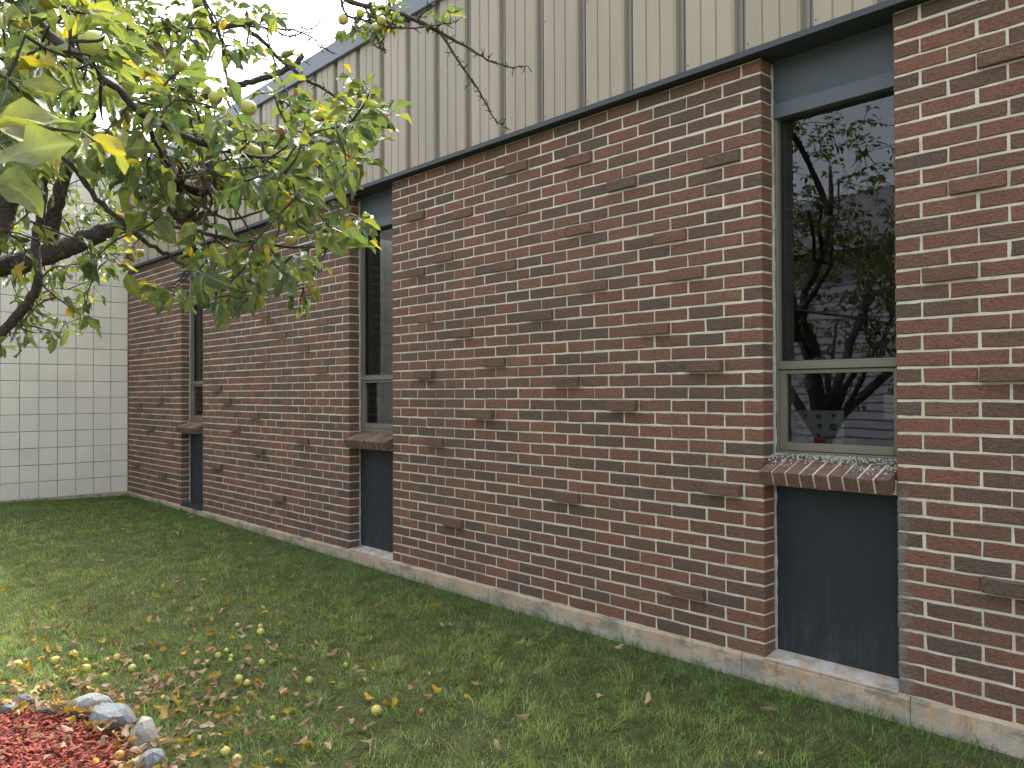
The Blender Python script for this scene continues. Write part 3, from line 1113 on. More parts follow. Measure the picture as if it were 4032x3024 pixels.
# ================================================================== LEAF SHAPES
def leaf_grid(L_, W_, fold, curl, twist, nl=6, wave=0.0, seed=0):
    """apple leaf: stem at origin, blade along +X, upper side +Z. returns verts, quads"""
    rs = random.Random(seed)
    vs, fs = [], []
    na = 5
    for i in range(nl + 1):
        t = i / nl
        wd = W_ * 0.5 * (math.sin(math.pi * min(1, t ** 0.82)) ** 0.74) * (1 - 0.2 * t)
        if i == 0:
            wd = W_ * 0.06
        if i == nl:
            wd = 0.0008
        ang = curl * t
        # arc along the midrib
        if abs(curl) > 1e-3:
            x = L_ / curl * math.sin(ang)
            z = -L_ / curl * (1 - math.cos(ang))
        else:
            x, z = L_ * t, 0
        tw = twist * t
        for k in range(na):
            s = (k - 2) / 2
            yy = s * wd * math.cos(fold)
            zz = abs(s) ** 1.3 * wd * math.sin(fold) + wave * wd * math.sin(9 * t + 2.5 * s + seed) * abs(s)
            if abs(s) == 1 and 0 < i < nl:
                yy *= 1 + rs.uniform(-0.07, 0.07)
            y2 = yy * math.cos(tw) - zz * math.sin(tw)
            z2 = yy * math.sin(tw) + zz * math.cos(tw)
            vs.append((x + z2 * math.sin(ang), y2, z + z2 * math.cos(ang)))
    for i in range(nl):
        for k in range(na - 1):
            fs.append((i * na + k, (i + 1) * na + k, (i + 1) * na + k + 1, i * na + k + 1))
    return vs, fs


def petiole(vs, fs, ln, r=0.0009):
    o = len(vs)
    q = []
    for x, rr in ((0.002, r), (-ln, r * 1.3)):
        z = 0.25 * x * x / max(ln, 1e-3)
        q += [(x, rr, z), (x, -rr * 0.5, z + rr), (x, -rr * 0.5, z - rr)]
    vs = vs + q
    fs = fs + [(o, o + 1, o + 4, o + 3), (o + 1, o + 2, o + 5, o + 4), (o + 2, o, o + 3, o + 5)]
    return vs, fs


LEAFV = []
for k in range(10):
    rs = random.Random(300 + k)
    g = leaf_grid(rs.uniform(0.066, 0.084), rs.uniform(0.033, 0.043), rs.uniform(0.25, 0.95), rs.uniform(-0.6, 1.6), rs.uniform(-1.0, 1.0), 6, 0.45, k)
    LEAFV.append(petiole(*g, rs.uniform(0.018, 0.028)))
leaf_me = [MB().add(*g).mesh('leaf', M['leaf'], True) for g in LEAFV]
CURLV = []
for k in range(6):
    rs = random.Random(500 + k)
    g = leaf_grid(rs.uniform(0.06, 0.08), rs.uniform(0.03, 0.04), rs.uniform(0.9, 1.4), rs.uniform(1.6, 3.0), rs.uniform(-1.2, 1.2), 6, 0.4, k)
    CURLV.append(petiole(*g, 0.02))
withered_me = [MB().add(*g).mesh('leaf', M['withered'], True) for g in CURLV]
curl_me = [MB().add(*g).mesh('leaf', M['leaf'], True) for g in CURLV]
LOWV = []
for k in range(6):
    rs = random.Random(600 + k)
    LOWV.append(leaf_grid(rs.uniform(0.066, 0.084), rs.uniform(0.036, 0.046), rs.uniform(0.2, 0.7), rs.uniform(0.2, 1.2), rs.uniform(-0.5, 0.5), 3, 0.2, k))


def leaf_matrix(pos, direc, normal_hint, size):
    x = Vector(direc).normalized()
    n = Vector(normal_hint)
    y = n.cross(x)
    if y.length < 1e-3:
        y = Vector((0.2, 1, 0.1)).cross(x)
    y.normalize()
    z = x.cross(y)
    m = Matrix(((x[0], y[0], z[0], pos[0]), (x[1], y[1], z[1], pos[1]), (x[2], y[2], z[2], pos[2]), (0, 0, 0, 1)))
    return m @ Matrix.Scale(size, 4)


# ================================================================== APPLE TREE
tree = thing('apple_tree', 'old apple tree with dark bark, green and yellowing leaves reaching in from the left', 'tree', (RING_C[0], RING_C[1], -0.13))
TB = np.array([RING_C[0], RING_C[1], -0.13])


def tpart(mb, name, smoothed=True, mat=None):
    o = mb.obj(name, mat or M['bark'], tree, smoothed)
    o.location = tuple(-TB)
    return o


def smooth_path(pts, rad, sub=4):
    pts = [np.asarray(p, float) for p in pts]
    P, R = [], []
    n = len(pts)
    for i in range(n - 1):
        p0, p1, p2, p3 = pts[max(i - 1, 0)], pts[i], pts[i + 1], pts[min(i + 2, n - 1)]
        for k in range(sub):
            t = k / sub
            P.append(0.5 * ((2 * p1) + (-p0 + p2) * t + (2 * p0 - 5 * p1 + 4 * p2 - p3) * t * t + (-p0 + 3 * p1 - 3 * p2 + p3) * t ** 3))
            R.append(rad[i] * (1 - t) + rad[i + 1] * t)
    P.append(pts[-1])
    R.append(rad[-1])
    return P, R


SKEL = []           # (point, radius) of everything woody


def branch(pts, rad, n=8, jit=0.10, name='branch', sub=4, wob=0.004):
    P, R = smooth_path(pts, rad, sub)
    rs = random.Random(len(SKEL))
    P = [p + np.array([rs.uniform(-wob, wob) for _ in range(3)]) for p in P]
    tpart(MB().tube(P, R, n, jit, len(SKEL)), name)
    for p, r in zip(P, R):
        SKEL.append((p, r))
    return P


def cm(px_w, depth):
    return px_w / FPX * depth / 2


# trunk and the limbs that carry what the photograph shows
fork = TB + np.array([0.02, 0.05, 1.02])
branch([TB + np.array([0.0, 0.0, -0.1]), TB + np.array([0.03, 0.02, 0.25]), TB + np.array([-0.02, 0.03, 0.65]), fork],
       [0.105, 0.085, 0.078, 0.080], 12, 0.10, 'trunk')
L1 = [fork, at(-260, 1090, 2.85), at(0, 1048, 3.0), at(126, 1023, 3.03), at(252, 979, 3.06), at(353, 935, 3.1), at(429, 903, 3.1), at(567, 872, 3.15), at(662, 885, 3.2), at(760, 860, 3.25)]
branch(L1, [0.070, 0.055, 0.043, 0.041, 0.039, 0.036, 0.031, 0.024, 0.018, 0.011], 10, 0.14)
L2 = [fork + np.array([0, 0, -0.05]), at(-150, 1150, 2.85), at(0, 900, 2.95), at(40, 760, 2.95), at(75, 620, 2.95), at(110, 480, 2.9), at(140, 250, 2.85), at(180, -100, 2.8), at(150, -600, 2.8)]
branch(L2, [0.07, 0.055, 0.040, 0.036, 0.032, 0.030, 0.028, 0.024, 0.012], 10, 0.12)
L3 = [TB + np.array([0.0, 0.02, 0.85]), at(-200, 1480, 2.5), at(-30, 1352, 2.5), at(61, 1251, 2.5), at(121, 1172, 2.5), at(150, 1099, 2.52), at(142, 941, 2.55), at(165, 803, 2.55), at(175, 720, 2.55), at(220, 560, 2.5), at(300, 420, 2.4)]
branch(L3, [0.045, 0.020, 0.015, 0.0150, 0.0148, 0.0145, 0.0140, 0.0135, 0.0125, 0.010, 0.005], 8)
branch([at(215, 985, 3.06), at(205, 900, 3.05), at(225, 800, 3.0), at(255, 690, 2.95), at(300, 560, 2.9), at(380, 400, 2.85), at(437, 121, 2.85)],
       [0.034, 0.030, 0.026, 0.022, 0.018, 0.015, 0.012], 8, 0.14)
# long thin foreground limb that carries the apples
B5 = [fork + np.array([0.0, 0.0, 0.0]), at(-700, 300, 1.75), at(-200, -60, 1.55), at(91, 0, 1.55), at(164, 109, 1.55), at(261, 194, 1.57), at(340, 243, 1.6), at(462, 358, 1.68), at(577, 456, 1.75), at(699, 523, 1.85), at(881, 589, 2.0),
      at(1003, 614, 2.1), at(1154, 626, 2.2), at(1278, 617, 2.28), at(1414, 568, 2.35), at(1481, 509, 2.4)]
branch(B5, [0.05, 0.030, 0.014, 0.0105, 0.0100, 0.0092, 0.0085, 0.0080, 0.0078, 0.0073, 0.0068, 0.0060, 0.0052, 0.0042, 0.0032, 0.0018], 8)
B6 = [at(175, 520, 2.5), at(249, 608, 1.95), at(340, 723, 1.95), at(425, 832, 1.98), at(516, 905, 2.0), at(608, 978, 2.05), at(668, 1006, 2.08), at(736, 1051, 2.1), at(826, 1079, 2.15)]
branch(B6, [0.012, 0.0075, 0.0072, 0.0066, 0.0062, 0.0056, 0.0050, 0.0042, 0.0020], 7)
branch([at(567, 872, 3.15), at(700, 890, 2.7), at(821, 920, 2.45), at(962, 947, 2.35), at(1052, 959, 2.35), at(1188, 975, 2.35), at(1301, 975, 2.35)], [0.014, 0.009, 0.0065, 0.0055, 0.0048, 0.0036, 0.0018], 7)
branch([at(821, 920, 2.45), at(900, 980, 2.4), at(1002, 1042, 2.4), at(1075, 1074, 2.4), at(1188, 1133, 2.4)], [0.005, 0.0045, 0.0042, 0.0034, 0.0016], 6)
branch([at(577, 456, 1.75), at(640, 620, 1.9), at(720, 730, 2.05), at(790, 800, 2.1), at(900, 860, 2.15), at(1010, 840, 2.2), at(1120, 800, 2.25)], [0.006, 0.0055, 0.005, 0.0045, 0.0038, 0.003, 0.0016], 6)
# twig that carries the leaves nearest the lens
branch([at(-200, -60, 1.55), at(-150, 150, 1.2), at(-80, 380, 1.03), at(-50, 560, 0.97), at(-45, 740, 0.98)], [0.007, 0.0055, 0.0042, 0.0032, 0.0016], 6)
# high limbs against the sky
B11 = [at(140, 250, 2.85), at(300, 150, 2.9), at(437, 121, 2.95), at(705, 115, 3.0), at(814, 109, 3.02), at(940, 95, 3.05), at(1004, 84, 3.07)]
branch(B11, [0.024, 0.018, 0.014, 0.0115, 0.011, 0.0105, 0.0095], 8, 0.16)
branch([at(790, -260, 2.9), at(808, 0, 2.9), at(851, 109, 2.92), at(881, 182, 2.95), at(887, 292, 3.0), at(905, 380, 3.0)], [0.009, 0.0075, 0.007, 0.006, 0.005, 0.002], 7)
branch([at(560, 420, 3.0), at(760, 395, 3.05), at(937, 339, 3.1), at(989, 323, 3.12), at(1084, 292, 3.15), at(1159, 254, 3.18), at(1192, 222, 3.2)], [0.014, 0.013, 0.012, 0.0115, 0.0115, 0.0115, 0.0105], 8, 0.10)
branch([at(380, 400, 2.85), at(560, 420, 3.0)], [0.016, 0.014], 8)
branch([at(940, 95, 3.05), at(954, 103, 3.05), at(1033, 164, 3.1), at(1107, 240, 3.15), at(1202, 311, 3.2), at(1273, 349, 3.25), at(1344, 393, 3.3), at(1435, 437, 3.35)], [0.009, 0.0085, 0.008, 0.0075, 0.0065, 0.0055, 0.0045, 0.002], 7, 0.16)
branch([at(960, 103, 3.06), at(1060, 112, 3.1), at(1154, 118, 3.12), at(1230, 150, 3.15), at(1290, 200, 3.2)], [0.005, 0.0042, 0.0035, 0.0028, 0.0012], 6, 0.2)
branch([at(1020, 60, 3.1), at(1120, 140, 3.12), at(1210, 118, 3.15), at(1300, 75, 3.2)], [0.004, 0.0032, 0.0024, 0.001], 6, 0.2)
B9 = [at(180, -100, 2.8), at(420, -420, 3.0), at(800, -520, 3.3), at(1150, -180, 3.6), at(1340, -20, 3.75), at(1435, 24, 3.8), at(1587, 55, 3.85), at(1709, 115, 3.85), at(1830, 182, 3.85), at(1921, 237, 3.85), at(2000, 262, 3.85), at(2079, 258, 3.85)]
branch(B9, [0.024, 0.024, 0.022, 0.018, 0.014, 0.0125, 0.0110, 0.0090, 0.0068, 0.0050, 0.0038, 0.0020], 8, 0.14)
branch([at(1709, 115, 3.85), at(1733, 128, 3.85), at(1800, 231, 3.82), at(1860, 316, 3.8), at(1909, 395, 3.8), at(1940, 456, 3.8), at(1982, 498, 3.8)], [0.008, 0.0075, 0.0066, 0.0058, 0.0048, 0.0036, 0.0015], 7, 0.16)
branch([at(1435, 24, 3.8), at(1478, 130, 3.78), at(1495, 180, 3.78), at(1520, 210, 3.78)], [0.006, 0.0045, 0.0035, 0.0015], 6, 0.2)
branch([at(1360, 60, 3.75), at(1450, 85, 3.75), at(1560, 110, 3.75), at(1690, 105, 3.8), at(1790, 85, 3.8)], [0.005, 0.0045, 0.004, 0.003, 0.0015], 6, 0.2)
branch([at(1340, -20, 3.75), at(1350, 30, 3.75), at(1360, 60, 3.75)], [0.007, 0.006, 0.005], 6)
branch([at(1640, 70, 3.85), at(1700, 30, 3.82), at(1735, -20, 3.8)], [0.005, 0.004, 0.003], 6, 0.2)
# stems of the crown that stand outside the photograph (they show in the glass)
for dx, dy, dz, r in ((-0.55, -0.25, 1.75, 0.06), (0.25, -0.75, 1.9, 0.05), (-0.2, 0.55, 2.1, 0.045), (-0.9, 0.3, 1.2, 0.045), (0.55, -0.3, 1.2, 0.04), (-0.3, -0.9, 1.1, 0.04)):
    branch([fork + np.array([0, 0, -0.12]), fork + np.array([dx * 0.3, dy * 0.3, dz * 0.33]), fork + np.array([dx * 0.75, dy * 0.7, dz * 0.68]), fork + np.array([dx, dy, dz])],
           [r, r * 0.75, r * 0.5, r * 0.2], 8, 0.14, wob=0.012)

# ---- leaf clusters on short twigs
POLY = [(0, 0), (560, 0), (620, 40), (520, 110), (500, 230), (580, 270), (585, 190), (640, 235), (690, 215), (760, 235), (800, 190), (812, 255), (850, 243), (838, 275), (775, 325), (790, 345), (745, 380),
        (775, 395), (700, 395), (640, 430), (700, 470), (700, 440), (770, 465), (808, 512), (805, 540), (740, 535), (690, 525), (690, 570), (660, 600), (690, 640), (655, 655), (630, 600), (560, 590), (555, 640), (500, 620),
        (480, 690), (400, 690), (385, 640), (300, 640), (270, 610), (235, 600), (190, 610), (185, 690), (140, 720), (60, 745), (0, 755)]
POLY = np.array(POLY) * (4032 / 2212)


def inside(u, v, poly):
    n = len(poly)
    r = False
    j = n - 1
    for i in range(n):
        xi, yi = poly[i]
        xj, yj = poly[j]
        if (yi > v) != (yj > v) and u < (xj - xi) * (v - yi) / (yj - yi) + xi:
            r = not r
        j = i
    return r


rt = random.Random(11)
anchors = []
tries = 0
while len(anchors) < 560 and tries < 40000:
    tries += 1
    u, v = rt.uniform(0, 1560), rt.uniform(0, 1380)
    if not inside(u, v, POLY):
        continue
    if v > 780 and u > 480 and rt.random() < 0.52:
        continue
    if v > 450 and u < 750 and rt.random() < 0.25:
        continue
    # thin out under the mass near the wall and between the sky twigs
    if v < 420 and u > 800 and rt.random() < 0.7:
        continue
    if (v > 1020 and u < 560) or (u < 520 and 640 < v < 1150):
        d = rt.uniform(3.3, 4.3)
        if rt.random() < 0.10:
            d = rt.uniform(2.0, 2.9)
    elif u < 420:
        d = rt.choice([rt.uniform(1.15, 1.8), rt.uniform(1.8, 3.3)])
    else:
        d = rt.uniform(1.75, 2.7) if v > 250 else rt.uniform(2.3, 3.4)
    anchors.append((at(u, v, d), 1))
# foliage on the high limb
for k in range(22):
    u = rt.gauss(1500, 75)
    v = rt.gauss(85, 35)
    if v < 140 and u < 1680:
        anchors.append((at(u, v, rt.uniform(3.65, 3.95)), 1))
for u, v in [(1740, 75), (1770, 60), (1720, 95), (1100, 300), (1080, 240), (1395, 310), (1430, 350), (1375, 380)]:
    anchors.append((at(u, v, 3.8 if u > 1600 else 2.6), 1))
for u, v in [(1380, 900), (1410, 950), (1320, 930), (1180, 1180), (1200, 1130), (1480, 505), (1330, 560)]:
    anchors.append((at(u, v, 2.36), 1))
# the rest of the crown, outside the picture, in a rounded volume over the trunk
cc = TB + np.array([-0.25, -0.15, 2.55])
n0 = 0
while n0 < 760:
    q = np.array([rt.gauss(0, 1) for _ in range(3)])
    q = q / np.linalg.norm(q) * rt.random() ** 0.42 * np.array([1.75, 1.75, 1.45])
    p = cc + q
    u, v, z = px(p)
    if z > 0.15 and -80 < u < 4100 and -120 < v < 3100:
        continue
    if np.linalg.norm(p - CAM) < 0.9 or p[2] < 1.05 or (z > 0 and -400 < v < 3100 and u > 900):
        continue
    anchors.append((p, 0))
    n0 += 1

skp = np.array([p for p, r in SKEL])
order = sorted(range(len(anchors)), key=lambda i: np.min(np.sum((skp - anchors[i][0]) ** 2, 1)))
twig = MB()
leaves = []          # (matrix pos, dir, normal, size, tone, in_view)
pts_list = [p for p, r in SKEL]
arr = np.array(pts_list)
for i in order:
    p, vis = anchors[i]
    dd = np.sum((arr - p) ** 2, 1)
    s = arr[int(np.argmin(dd))]
    ln = math.sqrt(dd.min())
    mid = (s + p) / 2 + np.array([rt.uniform(-1, 1), rt.uniform(-1, 1), rt.uniform(-0.6, 1.0)]) * 0.16 * ln
    P, R = smooth_path([s, mid, p], [0.0030 + 0.002 * min(ln, 1), 0.0026, 0.0014], 3)
    twig.tube(P, R, 5, 0.15, i)
    arr = np.vstack([arr, np.array(P[1:])])
    out_d = (p - s) / (ln + 1e-6)
    nl = rt.randint(4, 7) if vis else rt.randint(8, 12)
    for k in range(nl):
        an = rt.uniform(0, 6.283)
        side = np.array([math.cos(an), math.sin(an), rt.uniform(-0.5, 0.5)])
        d = out_d * 0.6 + side * 0.9 + np.array([0, 0, -0.25])
        d /= np.linalg.norm(d)
        tt = rt.choice([1.0, 1.0, rt.uniform(0.5, 1.0)])
        base = s + (p - s) * tt + d * 0.022
        nrm = np.array([rt.gauss(0, 0.5), rt.gauss(0, 0.5), 1.0])
        q = rt.random()
        tone = rt.uniform(0.0, 0.80) if q < 0.86 else (rt.uniform(0.82, 0.965) if q < 0.985 else 0.99)
        leaves.append((base, d, nrm, rt.uniform(0.50, 1.0), tone, vis))
o = tpart(twig, 'twigs')
o['kind'] = 'stuff'

# dead spurs on the bare limbs against the sky and fascia
spur = MB()
for k, (p, r) in enumerate(SKEL):
    u, v, z = px(p)
    if z > 0 and ((1000 < u < 2100 and v < 520 and z > 2.9)) and r < 0.0125:
        for _ in range(2):
            if rt.random() < 0.8:
                d = np.array([rt.gauss(0, 1) for _ in range(3)])
                d /= np.linalg.norm(d)
                ln = rt.uniform(0.012, 0.055)
                q = p + np.array([rt.uniform(-0.015, 0.015) for _ in range(3)]) * 0.3
                m_ = q + d * ln * 0.5 + np.array([rt.uniform(-1, 1) for _ in range(3)]) * 0.004
                e_ = q + d * ln
                spur.tube([q, m_, e_], [0.0026, 0.0022, 0.0012], 5, 0.2, k)
                if ln > 0.04:
                    spur.tube([m_, m_ + np.array([rt.gauss(0, 1) for _ in range(3)]) * 0.012], [0.0018, 0.0010], 4)
o = tpart(spur, 'spurs')
o['kind'] = 'stuff'

# large leaves close to the lens at the left edge and other leaves that read singly: (u, v) of stem, (u, v) of tip, depth, tone, size
HERO = [((-40, 640), (250, 540), 0.95, 0.72, 1.0), ((-60, 520), (270, 430), 1.0, 0.80, 1.0), ((-50, 455), (150, 560), 1.05, 0.78, 0.9), ((-30, 720), (190, 690), 1.0, 0.66, 0.95),
        ((20, 590), (130, 700), 1.1, 0.30, 0.9), ((70, 270), (230, 260), 1.25, 0.93, 0.85), ((120, -20), (240, 110), 1.2, 0.62, 1.0), ((240, -30), (335, 75), 1.25, 0.90, 0.9), ((60, 80), (-40, 40), 1.2, 0.7, 0.9),
        ((270, 330), (430, 350), 1.35, 0.74, 0.9), ((265, 170), (170, 240), 1.4, 0.35, 0.8), ((690, 300), (860, 290), 1.85, 0.5, 1.0), ((890, 300), (950, 420), 1.9, 0.3, 1.05), ((870, 340), (920, 470), 1.9, 0.5, 1.0),
        ((560, 520), (470, 590), 1.7, 0.4, 0.95), ((1180, 600), (1060, 560), 2.1, 0.3, 1.0), ((1240, 480), (1300, 390), 2.2, 0.5, 1.0), ((1310, 560), (1240, 480), 2.2, 0.55, 1.0), ((1400, 590), (1520, 470), 2.3, 0.4, 1.1),
        ((1340, 620), (1480, 640), 2.25, 0.45, 1.0), ((1290, 660), (1425, 735), 2.2, 0.5, 1.05), ((1180, 740), (1290, 770), 2.2, 0.3, 0.95), ((1030, 790), (1200, 900), 2.1, 0.25, 1.15), ((1180, 790), (1200, 900), 2.15, 0.5, 0.9),
        ((1300, 960), (1470, 935), 2.3, 0.55, 1.05), ((1330, 980), (1485, 970), 2.28, 0.35, 1.05), ((1310, 900), (1330, 810), 2.3, 0.4, 0.95), ((1340, 900), (1355, 830), 2.3, 0.5, 0.9), ((1340, 930), (1415, 850), 2.3, 0.955, 0.85),
        ((800, 1080), (745, 1240), 1.75, 0.08, 1.2), ((800, 1080), (900, 1120), 1.8, 0.10, 1.0), ((690, 960), (600, 850), 1.9, 0.6, 0.95), ((840, 960), (880, 1060), 1.85, 0.55, 1.2), ((890, 980), (960, 1060), 1.85, 0.5, 1.0),
        ((920, 1110), (1030, 1170), 1.9, 0.5, 1.1), ((920, 1130), (980, 1220), 1.9, 0.58, 1.1), ((1080, 1020), (1180, 1070), 2.1, 0.12, 1.1), ((1160, 1040), (1260, 1060), 2.15, 0.6, 1.0), ((500, 1080), (540, 1190), 1.9, 0.64, 0.95),
        ((430, 700), (330, 640), 1.8, 0.25, 0.9), ((500, 740), (520, 640), 1.85, 0.2, 0.9), ((560, 850), (480, 930), 1.9, 0.55, 1.1), ((660, 760), (530, 790), 1.9, 0.3, 1.1), ((480, 610), (560, 500), 1.8, 0.5, 1.0), ((990, 640), (1080, 740), 2.0, 0.45, 1.1)]


def add_leaf_obj(m, tone, me):
    o = bpy.data.objects.new('leaf', me)
    o['tone'] = tone
    link(o, tree)
    o.matrix_world = Matrix.Translation(-Vector(TB)) @ m
    return o


tcol = []
for k, (a, b, d, tone, sz) in enumerate(HERO):
    p0 = at(a[0], a[1], d)
    p1 = at(b[0], b[1], d + rt.uniform(-0.05, 0.05))
    dirv = p1 - p0
    ln = np.linalg.norm(dirv)
    nrm = -FW * rt.uniform(0.4, 1.0) + np.array([0, 0, 1.0]) * rt.uniform(0.2, 0.9) + RT * rt.uniform(-0.5, 0.5)
    tcol.append((leaf_matrix(p0, dirv, nrm, ln / 0.072), tone, leaf_me[k % 10]))
# the hanging clump of dead brown leaves
for k in range(34):
    u, v = rt.gauss(775, 45), rt.uniform(610, 840)
    d = rt.uniform(1.90, 2.05)
    dirv = np.array([rt.gauss(0, 0.35), rt.gauss(0, 0.35), -1.0])
    tcol.append((leaf_matrix(at(u, v, d), dirv, (rt.gauss(0, 1), rt.gauss(0, 1), 0.3), rt.uniform(0.7, 1.05)), 0.99, withered_me[k % 6]))
HANG = [(371, 176, 118, 1.66, 'large green apple with a dark scab hanging at the upper left', 0.30), (419, 352, 98, 1.72, 'pale green apple tucked under a bright leaf, below the scabbed one', 0.35),
        (205, 140, 90, 1.75, 'green apple behind the thin limb at the upper left corner', 0.35), (292, 250, 58, 2.0, 'small pale apple under the spotted leaf at the upper left', 0.45),
        (848, 385, 54, 2.3, 'blushing apple half hidden behind leaves below the sawn limb', 0.6), (978, 425, 62, 2.1, 'apple beside the upright folded leaf below the roof coping', 0.45),
        (1003, 596, 52, 2.25, 'pale apple on the long limb, left one of a touching pair', 0.5), (1069, 603, 48, 2.25, 'pale apple on the long limb, right one of a touching pair', 0.5),
        (714, 258, 52, 2.5, 'small apple among leaves below the horizontal limb', 0.4), (1142, 948, 40, 2.6, 'little green apple in front of the brick, below the fascia edge', 0.35),
        (552, 996, 34, 2.9, 'little apple under the thick dark limb', 0.4), (884, 978, 32, 2.9, 'little apple deep in the leaves left of the middle window', 0.4),
        (1350, 78, 40, 3.75, 'apple at the left end of the high cluster by the roof edge', 0.62), (1419, 53, 35, 3.75, 'topmost apple of the high cluster by the roof edge', 0.62),
        (1503, 81, 35, 3.7, 'rightmost apple of the high cluster by the roof edge', 0.55), (1477, 108, 34, 3.7, 'lowest apple of the high cluster by the roof edge', 0.5)]


def clear_of(l):
    """keep fruit, the dead clump and the thick limb from being smothered"""
    u, v, z = px(l[0] + l[1] * 0.035)
    for hu, hv, dia, hd, lab, tn in HANG:
        if z < hd + 0.04 and math.hypot(u - hu, v - hv) < dia * (0.62 if dia > 45 else 0.8) + 22:
            return False
    if 680 < u < 870 and 610 < v < 900 and z < 1.97:
        return False
    return True


view_leaves = [l for l in leaves if l[5] and clear_of(l)]
view_leaves.sort(key=lambda l: px(l[0])[2])
nsingle = 300 - len(tcol)
for k, (p, d, n, s, tone, vis) in enumerate(view_leaves[:nsingle]):
    tcol.append((leaf_matrix(p, d, n, s), tone, leaf_me[rt.randrange(10)] if rt.random() < 0.88 else curl_me[rt.randrange(6)]))
for m, tone, me in tcol:
    add_leaf_obj(m, tone, me)
# remaining foliage as one mass
VV, FF, TT, off = [], [], [], 0
rest = view_leaves[nsingle:] + [l for l in leaves if not l[5]]
for p, d, n, s, tone, vis in rest:
    src = LEAFV[rt.randrange(10)] if vis else LOWV[rt.randrange(6)]
    m = np.array(leaf_matrix(p, d, n, s))
    v = np.array(src[0]) @ m[:3, :3].T + m[:3, 3]
    VV.append(v)
    FF.append(np.array(src[1]) + off)
    TT += [tone] * len(src[1])
    off += len(v)
me = np_mesh('foliage', np.vstack(VV) , np.vstack(FF), M['leaves'], tone=TT, smoothed=True)
o = link(bpy.data.objects.new('foliage', me), tree)
o.location = tuple(-TB)
o['kind'] = 'stuff'

# ================================================================== APPLES
def apple_mesh(R):
    n, mseg = 14, 10
    vs, fs = [], []
    for i in range(mseg + 1):
        a = math.pi * i / mseg
        r = R * (math.sin(a) ** 0.92) * (1.0 + 0.05 * math.cos(a))
        z = R * 1.0 * math.cos(a)
        dip = 0.26 * R * math.exp(-(math.sin(a) / 0.30) ** 2)
        z += -dip if a < math.pi / 2 else dip * 0.6
        for k in range(n):
            t = 2 * math.pi * k / n
            lob = 1 + 0.025 * math.cos(5 * t) * (1 if a > 1.7 else 0.3)
            vs.append((r * lob * math.cos(t), r * lob * math.sin(t), z))
    for i in range(mseg):
        for k in range(n):
            k2 = (k + 1) % n
            fs.append((i * n + k, (i + 1) * n + k, (i + 1) * n + k2, i * n + k2))
    return MB().add(vs, fs).mesh('apple', M['apple'], True)


AM = apple_mesh(1.0)
SM = MB().tube([(0, 0, 0.6), (0.05, 0, 0.9), (0.16, 0.04, 1.25)], [0.05, 0.045, 0.06], 6).mesh('apple_stem', M['bark'])
CM = MB().tube([(0, 0, -0.70), (0, 0, -0.80)], [0.20, 0.10], 6, 0.3).mesh('calyx', M['bark'])


def apple(p, R, label, group, tone, tilt, stem=True):
    e = thing('apple', label, 'apple', tuple(p), group)
    e.rotation_euler = tilt
    e.scale = (R, R, R)
    o = link(bpy.data.objects.new('skin', AM), e)
    o['tone'] = tone
    if stem:
        link(bpy.data.objects.new('apple_stem', SM), e)
    link(bpy.data.objects.new('calyx', CM), e)
    return e


stems = MB()
for u, v, dia, d, lab, tone in HANG:
    R = dia / FPX * d / 2
    c = at(u, v, d)
    apple(c, R, lab, 'apples hanging on the tree', tone, (rt.uniform(-0.35, 0.35), rt.uniform(-0.35, 0.35), rt.uniform(0, 6)))
    top = c + np.array([0, 0, R * 1.0])
    dd = np.sum((arr - top) ** 2, 1)
    s = arr[int(np.argmin(dd))]
    stems.tube(*smooth_path([top - np.array([0, 0, R * 0.3]), (top + s) / 2 + np.array([0, 0, 0.01]), s], [0.0012, 0.0013, 0.0016], 3), 5)
o = tpart(stems, 'fruit_stalks')
o['kind'] = 'stuff'

